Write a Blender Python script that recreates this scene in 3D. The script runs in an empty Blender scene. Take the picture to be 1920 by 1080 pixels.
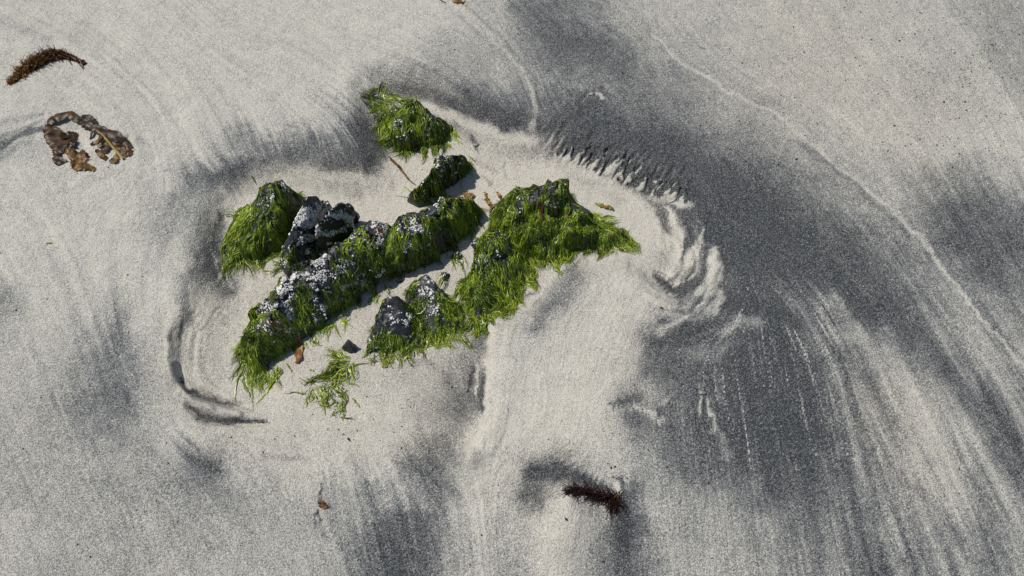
import bpy, math, random
import numpy as np
from mathutils import Vector, Matrix
from mathutils.bvhtree import BVHTree

random.seed(7)
rng = np.random.default_rng(11)
SC = bpy.context.scene
COL = SC.collection

# ------------------------------------------------------------------ camera
TILT = math.radians(27.0)          # away from straight down
DIST = 1.55                        # slant distance to the middle of the view
LENS = 28.0
CH = DIST * math.cos(TILT)
CY = -DIST * math.sin(TILT)
cam_d = bpy.data.cameras.new('camera')
cam_d.lens = LENS; cam_d.sensor_width = 36.0
cam_d.clip_start = 0.01; cam_d.clip_end = 500
cam = bpy.data.objects.new('camera', cam_d); COL.objects.link(cam)
cam.location = (0, CY, CH); cam.rotation_euler = (TILT, 0, 0)
SC.camera = cam
FPX = 1920 * LENS / 36.0
ct, st = math.cos(TILT), math.sin(TILT)

# ------------------------------------------------------------------ world, sun, exposure
TO_SUN = Vector((-0.68, 0.22, 1.18)).normalized()
elev = math.asin(TO_SUN.z); azim = math.atan2(TO_SUN.x, TO_SUN.y)
W = bpy.data.worlds.new('World'); SC.world = W; W.use_nodes = True
wn = W.node_tree; wn.nodes.clear()
sky = wn.nodes.new('ShaderNodeTexSky'); sky.sky_type = 'NISHITA'; sky.sun_disc = False
sky.sun_elevation = elev; sky.sun_rotation = azim
bg = wn.nodes.new('ShaderNodeBackground'); bg.inputs[1].default_value = 0.082
wo = wn.nodes.new('ShaderNodeOutputWorld')
wn.links.new(sky.outputs[0], bg.inputs[0]); wn.links.new(bg.outputs[0], wo.inputs[0])
sun_d = bpy.data.lights.new('sun', 'SUN'); sun_d.energy = 4.35; sun_d.angle = math.radians(0.6)
sun_d.color = (1.0, 0.95, 0.87)
sun = bpy.data.objects.new('sun', sun_d); COL.objects.link(sun)
sun.rotation_euler = TO_SUN.to_track_quat('Z', 'Y').to_euler(); sun.location = TO_SUN * 6
SC.view_settings.view_transform = 'Standard'; SC.view_settings.look = 'None'
SC.view_settings.exposure = 0.0; SC.view_settings.gamma = 1.0
SC.view_settings.use_curve_mapping = False

# ------------------------------------------------------------------ plan <-> photograph coordinates
def P(px, py, z=0.0):
    px = np.asarray(px, float); py = np.asarray(py, float); z = np.asarray(z, float)
    a = (px - 960) / FPX; b = -(py - 540) / FPX
    dx = a; dy = b * ct + st; dz = b * st - ct
    t = (z - CH) / dz
    return np.stack([dx * t, CY + dy * t, z + 0 * t], -1)

def UV(x, y, z=0.0):
    yy = y - CY; zz = z - CH
    b = yy * ct + zz * st; d = yy * st - zz * ct
    return 960 + FPX * x / d, 540 - FPX * b / d

# ------------------------------------------------------------------ noise
def _h(ix, iy, seed):
    h = (ix.astype(np.int64) * 374761393 + iy.astype(np.int64) * 668265263 + seed * 1442695041) & 0xFFFFFFFF
    h = ((h ^ (h >> 13)) * 1274126177) & 0xFFFFFFFF
    return (h ^ (h >> 16)) & 0xFFFFFFFF
def perlin(x, y, seed=0):
    x0 = np.floor(x); y0 = np.floor(y); fx = x - x0; fy = y - y0
    u = fx * fx * fx * (fx * (fx * 6 - 15) + 10); v = fy * fy * fy * (fy * (fy * 6 - 15) + 10)
    def g(ax, ay):
        a = _h(x0 + ax, y0 + ay, seed) * (2 * np.pi / 4294967296.0)
        return np.cos(a) * (fx - ax) + np.sin(a) * (fy - ay)
    n0 = g(0, 0) * (1 - u) + g(1, 0) * u
    n1 = g(0, 1) * (1 - u) + g(1, 1) * u
    return (n0 * (1 - v) + n1 * v) * 1.5
def fbm(x, y, seed=0, oct=4, gain=0.5):
    s = 0; a = 1.0
    for i in range(oct):
        s = s + a * perlin(x * 2 ** i, y * 2 ** i, seed + i * 17); a *= gain
    return s
def sstep(a, b, x):
    t = np.clip((x - a) / (b - a), 0, 1); return t * t * (3 - 2 * t)

def seg_dist(U, V, pts):
    """distance to a polyline and interpolated third value"""
    best = np.full(U.shape, 1e9); val = np.zeros(U.shape)
    for (x0, y0, w0), (x1, y1, w1) in zip(pts[:-1], pts[1:]):
        dx, dy = x1 - x0, y1 - y0; L = dx * dx + dy * dy + 1e-9
        t = np.clip(((U - x0) * dx + (V - y0) * dy) / L, 0, 1)
        d = np.hypot(U - x0 - t * dx, V - y0 - t * dy)
        m = d < best
        best = np.where(m, d, best); val = np.where(m, w0 + t * (w1 - w0), val)
    return best, val
def poly_sd(U, V, poly):
    pts = [(x, y, 0) for x, y in poly] + [(poly[0][0], poly[0][1], 0)]
    d, _ = seg_dist(U, V, pts)
    ins = np.zeros(U.shape, bool)
    for (x0, y0, _), (x1, y1, _) in zip(pts[:-1], pts[1:]):
        c = (y0 > V) != (y1 > V)
        xi = x0 + (V - y0) * (x1 - x0) / (y1 - y0 + 1e-12)
        ins ^= c & (U < xi)
    return np.where(ins, -d, d)
def gauss_mask(U, V, pts):
    """flattened arrays; yields (index, mask) near the stroke"""
    xs = [p[0] for p in pts]; ys = [p[1] for p in pts]; w = max(p[2] for p in pts) * 2.4
    idx = np.nonzero((U > min(xs) - w) & (U < max(xs) + w) & (V > min(ys) - w) & (V < max(ys) + w))[0]
    d, ww = seg_dist(U[idx], V[idx], pts)
    return idx, np.exp(-(d / np.maximum(ww, .5)) ** (3.0 if w < 30 else 2.0))

# ------------------------------------------------------------------ backwash: directions read off the beach, and grain streaks drawn out along them
FLOW = np.array([(60,30,1,.5),(200,110,.85,.6),(300,160,.7,.8),(335,250,.35,1),(500,90,1,.36),(700,60,1,.3),(600,190,.85,.6),(470,270,.45,1),(580,290,.12,1),(690,270,.5,.8),
 (400,330,.75,.7),(800,140,1,.4),(900,190,.75,.8),(930,60,.8,.8),(1000,160,.35,1),(1080,90,1,.6),(1100,220,.9,.6),(1060,285,-.5,1),(1130,305,-.55,.9),(1200,335,-.6,.8),(1270,365,-.75,.65),
 (1260,280,.9,.55),(1400,200,1,.6),(1600,330,.85,.75),(1750,500,.7,1),(1880,650,.7,1),(1700,150,.6,.8),(1850,250,.5,1),(1400,420,1,.6),(1480,520,.85,.8),(1550,620,.6,1),(1500,760,.25,1),(1400,700,.15,1),
 (1320,760,.12,1),(1240,720,.1,1),(1550,900,.15,1),(1700,800,.5,1),(1850,900,.5,1),(1600,1050,.25,1),(1300,950,.1,1),(1750,1030,.4,1),(100,480,.5,.9),(60,350,.8,.5),(200,700,.35,1),(100,900,.5,1),(350,470,-.3,1),
 (310,420,-.5,1),(300,620,.1,1),(335,700,.2,1),(400,800,.9,.4),(370,860,.8,.8),(450,920,.5,1),(600,900,.08,1),(560,830,.9,.25),(740,980,.28,1),(820,900,.65,.9),(700,840,.4,.8),(890,720,-.08,1),(900,1000,.1,1),
 (1000,720,-.1,1),(1060,540,-.7,.75),(1150,600,-.5,1),(1010,890,-.8,.3),(1180,1000,.05,1),(1050,1000,-.1,1),(1260,450,.3,1),(1290,540,-.8,.5),(1300,610,-.95,.3),(30,250,-1,.3),(250,1000,.3,1),(200,350,-.8,.5),(160,200,.8,.5)], float)
LR = 2.0; LX0, LY0, LW, LH = -80, -80, 1040, 620
lv, lu = np.meshgrid(np.arange(LH) * LR + LY0, np.arange(LW) * LR + LX0, indexing='ij')
fxx = np.zeros((LH, LW)); fyy = np.zeros((LH, LW)); fww = np.zeros((LH, LW))
for (qx, qy, qdx, qdy) in FLOW:
    w_ = 1 / ((lu - qx) ** 2 + (lv - qy) ** 2 + 900) ** 1.6; q_ = math.hypot(qdx, qdy)
    fxx += w_ * qdx / q_; fyy += w_ * qdy / q_; fww += w_
fl = np.hypot(fxx, fyy) + 1e-12; fxx /= fl; fyy /= fl
def lsamp(A, U, V):
    x = np.clip((U - LX0) / LR, 0, LW - 1.001); y = np.clip((V - LY0) / LR, 0, LH - 1.001)
    i = y.astype(int); j = x.astype(int); ty = y - i; tx = x - j
    return (A[i, j] * (1 - tx) + A[i, j + 1] * tx) * (1 - ty) + (A[i + 1, j] * (1 - tx) + A[i + 1, j + 1] * tx) * ty
def nsamp(A, U, V):
    return A[np.clip(((V - LY0) / LR).round().astype(int), 0, LH - 1), np.clip(((U - LX0) / LR).round().astype(int), 0, LW - 1)]
def lic(src, steps, ds):
    acc = src.copy()
    for sg in (1, -1):
        u, v = lu.copy(), lv.copy()
        for k in range(steps):
            a_, b_ = nsamp(fxx, u, v), nsamp(fyy, u, v)
            u += sg * ds * a_; v += sg * ds * b_
            acc += nsamp(src, u, v) * (1 - k / steps)
    acc -= acc.mean(); return acc / acc.std()
def bl(a, k):
    for _ in range(k):
        p = np.pad(a, 1, mode='wrap'); a = (p[:-2, 1:-1] + p[2:, 1:-1] + p[1:-1, :-2] + p[1:-1, 2:] + 2 * a) / 6
    return a
LIC1 = lic(rng.normal(0, 1, (LH, LW)), 26, 2.6)
LIC2 = lic(bl(rng.normal(0, 1, (LH, LW)), 10), 22, 7.0)
LIC3 = lic(bl(rng.normal(0, 1, (LH, LW)), 60), 22, 10.0)

# ------------------------------------------------------------------ sand: relief
BASIN = [(334,640),(342,606),(354,592),(386,548),(407,508),(406,465),(413,418),(440,382),(482,350),(515,338),(600,332),(690,334),(722,300),
         (705,250),(700,190),(730,172),(790,182),(860,212),(930,252),(1010,268),(1090,300),(1170,342),(1235,385),(1262,440),(1282,500),
         (1262,536),(1222,512),(1180,478),(1105,476),(1045,492),(1003,548),(950,592),(925,612),(913,680),(906,760),(884,830),(800,842),
         (650,832),(540,815),(460,797),(410,780),(375,758),(352,735),(339,712),(334,680)]
# (amount in metres, [(x, y, width)...])
BUMPS = [
 (.0035, [(345,590,12),(325,640,14),(330,700,14)]),
 (.006, [(930,600,22),(918,690,20),(908,790,18),(885,870,16)]),
 (.004, [(1040,500,18),(985,566,18),(935,606,18)]),
 (-.006,[(338,690,6),(345,715,8),(372,738,9),(405,750,8),(450,760,6)]),
 (.0055,[(345,740,8),(370,758,9),(405,770,9),(450,778,8)]),
 (-.006,[(355,764,8),(390,785,10),(430,791,8),(500,793,5)]),
 (-.003,[(888,700,6),(882,730,6)]), (-.003,[(906,700,7),(902,762,7)]),
 (.0035,[(1262,405,8),(1278,445,9),(1278,485,8),(1262,515,6)]),
 (-.0035,[(1285,400,6),(1300,440,8),(1284,468,7)]),
 (.0035,[(1316,424,5),(1306,462,6),(1288,492,6)]),
 (.005,[(1338,472,8),(1342,505,10),(1330,540,8)]),
 (-.004,[(1250,535,7),(1290,545,9),(1320,515,8)]),
 (.004,[(1350,556,9),(1340,580,8),(1290,600,6),(1242,625,7)]),
 (-.003,[(1240,640,7),(1300,612,7),(1360,600,8)]),
 (.003,[(1122,176,6),(1112,182,5)]), (-.003,[(1102,190,6),(1090,205,8)]),
 (.003,[(1311,752,4),(1310,770,4)]), (-.003,[(1318,765,4),(1322,790,5)]),
 (.003,[(1324,748,3),(1334,775,5)]),
 (.015,[(1065,945,46),(1045,1010,58)]), (-.005,[(1000,900,30),(1080,890,25),(1140,905,14)]), (-.005,[(1175,950,18),(1180,1010,22)]),
 (-.0025,[(604,920,3),(603,935,4)]), (-.0025,[(598,965,4),(604,980,4)]),
 (-.003,[(0,262,9),(50,245,7),(95,234,5)]), (.002,[(20,270,6),(90,240,4)]),
 (-.004,[(150,262,22),(165,280,18)]),
 # low swash lines of the upper left
 (.0016,[(150,70,6),(210,120,5),(270,170,5),(320,225,5),(340,260,5)]),
 (-.0012,[(160,82,5),(220,134,5),(275,185,5),(310,230,5)]),
 (.0014,[(95,155,5),(150,170,5),(195,190,5),(225,215,5)]),
 (.0012,[(110,185,4),(160,195,4),(200,215,4)]),
 (.0012,[(230,90,5),(300,140,6),(360,200,6)]),
 (.0016,[(0,20,8),(70,60,8),(140,80,7)]),
 (.0012,[(240,330,6),(190,345,6),(150,365,6),(95,375,5)]), (.0012,[(215,325,4),(160,350,4)]),
 # swash lines of the right
 (.0022,[(860,20,5),(905,60,5),(945,95,5),(975,130,4),(1000,165,4),(1005,215,6)]),
 (.0020,[(1210,0,5),(1225,70,6),(1285,118,5),(1370,175,5),(1455,215,5),(1530,280,5),(1600,335,5),(1665,385,5),(1722,440,6),(1780,520,6),(1850,610,6),(1925,690,6)]),
 (.0016,[(1500,180,6),(1580,225,6),(1625,275,6),(1668,350,6),(1690,400,6)]),
 (.0018,[(1760,10,6),(1800,60,6),(1830,120,6),(1870,190,6),(1910,250,6)]),
]
def flutes(U, V):
    """small fluted bank: pale tongues between dark lobes; returns band mask and tongue mask"""
    dx, dy = U - 1036, V - 289; ex, ey, nx, ny = .924, .383, .70, -.71; det = ex * ny - ey * nx
    a = (dx * ny - dy * nx) / det; t = (ex * dy - ey * dx) / det
    a = a + perlin(U / 26, V / 26, 401) * 5; t = t + perlin(a / 16, a * 0 + .5, 405) * 5
    lam = 9 + .085 * np.clip(a, 0, 300); ph = np.log(1 + np.clip(a, 0, 300) * .085 / 9) / .085 + perlin(a / 19, a * 0 + 2.5, 403) * .75 + perlin(U / 9, V / 9, 407) * .22
    k = np.floor(ph); fr = ph - k; h1 = _h(k, k * 0 + 3, 9) / 4294967296.0; h2 = _h(k, k * 0 + 5, 9) / 4294967296.0
    tl = (27 + .15 * np.clip(a, 0, 300)) * (.3 + 1.25 * h1 ** 1.4); w = (.45 + .45 * h2) * np.clip(1 - t / tl, 0, 1)
    l = sstep(-.6, .6, (w / 2 - np.abs(fr - .5 + .25 * t / tl)) * lam / 1.4) * (t < tl)
    band = sstep(-4, 2, t) * sstep(62, 40, t) * sstep(-14, 12, a) * sstep(285, 255, a)
    return band, l
def sand_z(X, Y):
    shp = X.shape; X = X.ravel(); Y = Y.ravel()
    U, V = UV(X, Y)
    j = perlin(U / 45, V / 45, 3) * 7 + perlin(U / 14, V / 14, 5) * 2.2
    j2 = perlin(U / 45, V / 45, 23) * 7 + perlin(U / 14, V / 14, 25) * 2.2
    sd = poly_sd(U + j, V + j2, BASIN)
    left = sstep(470, 380, U) * sstep(540, 600, V)
    wid = 62 - 36 * left - 16 * sstep(860, 900, U) * sstep(1120, 1000, U) * sstep(560, 620, V)
    low = 1 - .85 * sstep(690, 800, V) * sstep(880, 820, U)
    z = (0.024 - .007 * left) * low * sstep(0, 1, (sd + 10) / wid) + .004 * low * np.exp(-((sd - 40) / 26) ** 2)
    z = z + 0.010 * sstep(0, 500, sd) * (0.5 + fbm(X * 2.2, Y * 2.2, 40, 3))
    z += .0022 * fbm(X * 7, Y * 7, 44, 3)
    for amt, pts in BUMPS:
        idx, m = gauss_mask(U + j * .5, V + j2 * .5, pts); z[idx] += (1.5 - .8 * sstep(1150, 1250, U[idx])) * amt * m
    fb, fl_ = flutes(U, V); z += fb * (.0075 * fl_ - .004)
    # little wrinkles above the flutes
    wr = np.exp(-((V - (262 + (U - 1030) * .33)) / 34) ** 2) * sstep(1005, 1045, U) * sstep(1330, 1270, U)
    z += .0036 * wr * perlin((U * .8 + V * .55) / 7.0, (V * .8 - U * .45) / 22.0, 61)
    # beaded swash line
    z += .0012 * perlin(X * 160, Y * 160, 71) * .6 * sstep(.9, .3, np.abs((U - 905 - (V - 60) * .85) / 26)) * sstep(200, 150, V)
    lw = sstep(520, 430, U) * sstep(540, 600, V) * sstep(840, 800, V) * sstep(-70, -30, sd) * sstep(30, 5, sd); z += .0022 * lw * perlin(sd / 9.0 + .6 * perlin(U / 40, V / 40, 431), np.arctan2(V - 620, U - 520) * 2.0, 433)
    sw = np.exp(-(((U - 1290) / 70) ** 2 + ((V - 510) / 110) ** 2)) ; z += .0028 * sw * perlin(sd / 8.0 + perlin(U / 30, V / 30, 421), np.arctan2(V - 470, U - 1150) * 3, 423)
    # fine uneven surface
    z += (.00020 * lsamp(LIC2, U, V) + .00030 * lsamp(LIC1, U, V)) * (.35 + .65 * sstep(-20, 60, sd))
    z += .0005 * fbm(X * 45, Y * 45, 80, 2) + .00028 * perlin(X * 150 + .35 * Y * 150, Y * 210 - .35 * X * 150, 219)
    return z.reshape(shp)

# ------------------------------------------------------------------ sand: where the dark mineral grains have settled, some scarp light and shade painted in (0..9)
ROWS = [
 (30, [(0,1.3),(60,1),(820,1),(880,2),(950,3),(985,5),(1050,5.5),(1110,4),(1170,3),(1230,2.2),(1500,1.7),(1750,2),(1830,3),(1920,3)]),
 (90, [(0,1.6),(60,1),(760,1),(810,2.6),(880,3),(940,3),(990,4),(1050,6.3),(1110,6.3),(1170,5),(1230,3),(1290,3),(1360,2),(1600,1.8),(1800,2),(1860,3.4),(1920,3)]),
 (150,[(0,1),(640,1),(690,1.6),(740,4.5),(810,4.5),(870,3.5),(950,2.5),(990,4),(1050,4.4),(1110,5),(1170,5),(1230,4.4),(1290,4),(1350,3),(1420,2.2),(1600,1.8),(1750,2.4),(1850,2),(1900,3),(1920,3)]),
 (210,[(0,1.2),(480,1),(570,1.6),(640,3),(690,4.4),(750,4),(810,4),(870,7),(930,7),(990,5),(1050,6),(1110,7),(1170,6),(1230,5),(1300,4.4),(1360,3),(1420,4),(1480,2.4),(1560,1.4),(1750,2),(1920,2)]),
 (270,[(0,3),(70,2.2),(110,1),(330,1),(400,2),(450,3.5),(520,5),(570,5.4),(630,5.8),(690,8),(725,6),(745,1),(880,.8),(940,2.5),(985,3),(1030,5),(1110,7),(1170,7.4),(1230,7.4),(1290,6.4),(1350,4.6),(1410,4.4),(1480,3),(1560,2.2),(1700,1.6),(1920,1.6)]),
 (330,[(0,1),(290,1),(340,2.5),(390,6),(450,4.5),(490,2),(560,2.6),(600,3),(640,4.5),(690,4),(725,1),(780,0),(1060,0),(1110,2),(1170,4),(1230,6),(1290,7.4),(1350,7.4),(1410,6.4),(1470,5),(1540,4),(1600,3),(1660,3),(1710,3),(1780,4),(1840,3.6),(1920,2)]),
 (390,[(0,1),(230,1),(280,2.2),(330,4.4),(370,3),(410,1),(450,0),(1200,0),(1235,1),(1270,5),(1300,7),(1360,7.6),(1420,7.4),(1480,6.4),(1540,5),(1600,4),(1660,3),(1720,4),(1780,6.2),(1840,6),(1920,5)]),
 (450,[(0,1),(240,1),(300,3),(340,2.5),(375,2),(398,5.5),(420,4),(460,0),(1190,0),(1240,.4),(1290,5),(1340,7),(1420,7.8),(1480,7.4),(1540,7),(1600,6),(1660,4.4),(1720,4),(1780,6.4),(1840,6.6),(1920,6)]),
 (510,[(0,1.4),(200,1),(330,1),(370,3.6),(395,6),(425,6),(450,1),(1000,.5),(1060,3),(1110,2.6),(1160,.6),(1230,1.6),(1300,6),(1360,7.6),(1420,7.4),(1480,6.4),(1540,7),(1600,7),(1660,6),(1720,4.6),(1790,4),(1840,6.4),(1920,5.4)]),
 (570,[(0,4),(25,2.5),(60,1.2),(190,1.6),(220,2.2),(270,1),(330,.6),(375,2),(410,3),(450,1.2),(860,1),(930,2.5),(990,3),(1050,3.4),(1100,1.6),(1180,.8),(1240,1.4),(1290,4),(1360,7),(1410,8.6),(1470,6.6),(1540,5),(1590,7),(1650,7),(1720,5),(1780,4),(1840,4),(1920,5)]),
 (630,[(0,2.4),(60,1.4),(120,2),(180,3.2),(225,5.2),(265,2.4),(310,1),(350,1.6),(400,1.8),(450,.4),(850,1),(885,4.4),(912,3),(935,.4),(990,2),(1040,1),(1160,.8),(1200,3),(1240,6.4),(1290,7),(1350,7),(1410,7),(1460,8.4),(1520,6.6),(1580,4.4),(1640,5),(1700,6),(1760,4.4),(1820,3),(1920,4)]),
 (690,[(0,2),(60,2),(120,3),(180,4.2),(225,4.6),(270,3),(320,1.2),(390,1.2),(440,.4),(720,1.6),(760,2.2),(830,2.4),(870,4),(905,5),(925,.8),(990,.4),(1110,.4),(1170,2),(1220,5.6),(1290,6.6),(1350,7),(1410,8),(1470,8),(1530,7.6),(1590,5),(1650,3),(1710,4),(1770,5),(1830,3.2),(1920,3)]),
 (750,[(0,2),(60,2),(120,3.2),(180,5),(235,5.2),(280,3),(330,1.2),(390,2),(450,.8),(570,.3),(690,.8),(760,1.2),(820,3.4),(870,5.6),(900,5),(922,.4),(1060,.2),(1130,1.4),(1180,4.6),(1220,3),(1270,5.4),(1330,6.6),(1410,8),(1470,8.6),(1530,8),(1590,5.4),(1650,3.2),(1710,2.4),(1780,3.4),(1840,5),(1920,4)]),
 (810,[(0,2.4),(60,3),(120,3.2),(180,4),(230,4.2),(280,2.6),(330,1.2),(390,2),(450,1.2),(650,.8),(740,1),(800,3),(850,4),(880,2),(905,.3),(1080,.3),(1150,1.8),(1200,5),(1260,5.6),(1320,6.6),(1380,8),(1440,8.6),(1500,8.6),(1560,7.4),(1620,4.6),(1680,3),(1740,2.2),(1800,3),(1870,5),(1920,5)]),
 (870,[(0,2.8),(120,3),(240,3),(310,3.4),(360,5.4),(400,5.6),(440,2.4),(500,1.4),(640,1.2),(720,1.6),(765,5),(810,6),(845,5),(875,1),(960,.4),(985,4),(1030,6.4),(1080,5),(1120,2),(1180,2.2),(1240,4.4),(1300,5.6),(1360,6.4),(1420,7),(1480,7.6),(1540,7.4),(1600,5.6),(1660,4.2),(1720,3),(1790,2.4),(1850,4),(1920,5)]),
 (930,[(0,2.8),(180,3),(320,3.4),(400,4.2),(450,3.4),(520,2.4),(580,2.4),(640,3.4),(700,3.6),(760,3.4),(820,4.4),(860,3),(900,1),(955,1.2),(1000,6),(1040,2.4),(1110,2),(1145,3),(1180,5.6),(1220,3),(1300,3.4),(1360,4.2),(1420,5.4),(1500,6.2),(1560,5.8),(1630,5),(1690,4),(1760,3),(1850,3.4),(1920,4.4)]),
 (990,[(0,2.2),(180,3),(400,3),(520,2.8),(600,2.8),(650,4),(690,5.6),(740,6.6),(800,5.6),(850,3.4),(900,1.4),(950,3),(980,3),(1020,1),(1080,1),(1130,3),(1165,7),(1205,5.6),(1250,3),(1340,3),(1420,3.4),(1500,5),(1580,5),(1680,4.4),(1780,4),(1920,4)]),
 (1050,[(0,2.2),(150,3),(360,2.6),(520,2.4),(600,2.8),(650,4),(690,6),(740,7.4),(800,6.4),(850,3.6),(900,2),(950,3.4),(1000,2.4),(1050,1),(1110,3.6),(1165,6.6),(1210,4.6),(1260,2.4),(1400,3),(1500,4),(1580,5.4),(1680,5.2),(1780,4.2),(1920,4)]),
]
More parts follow.
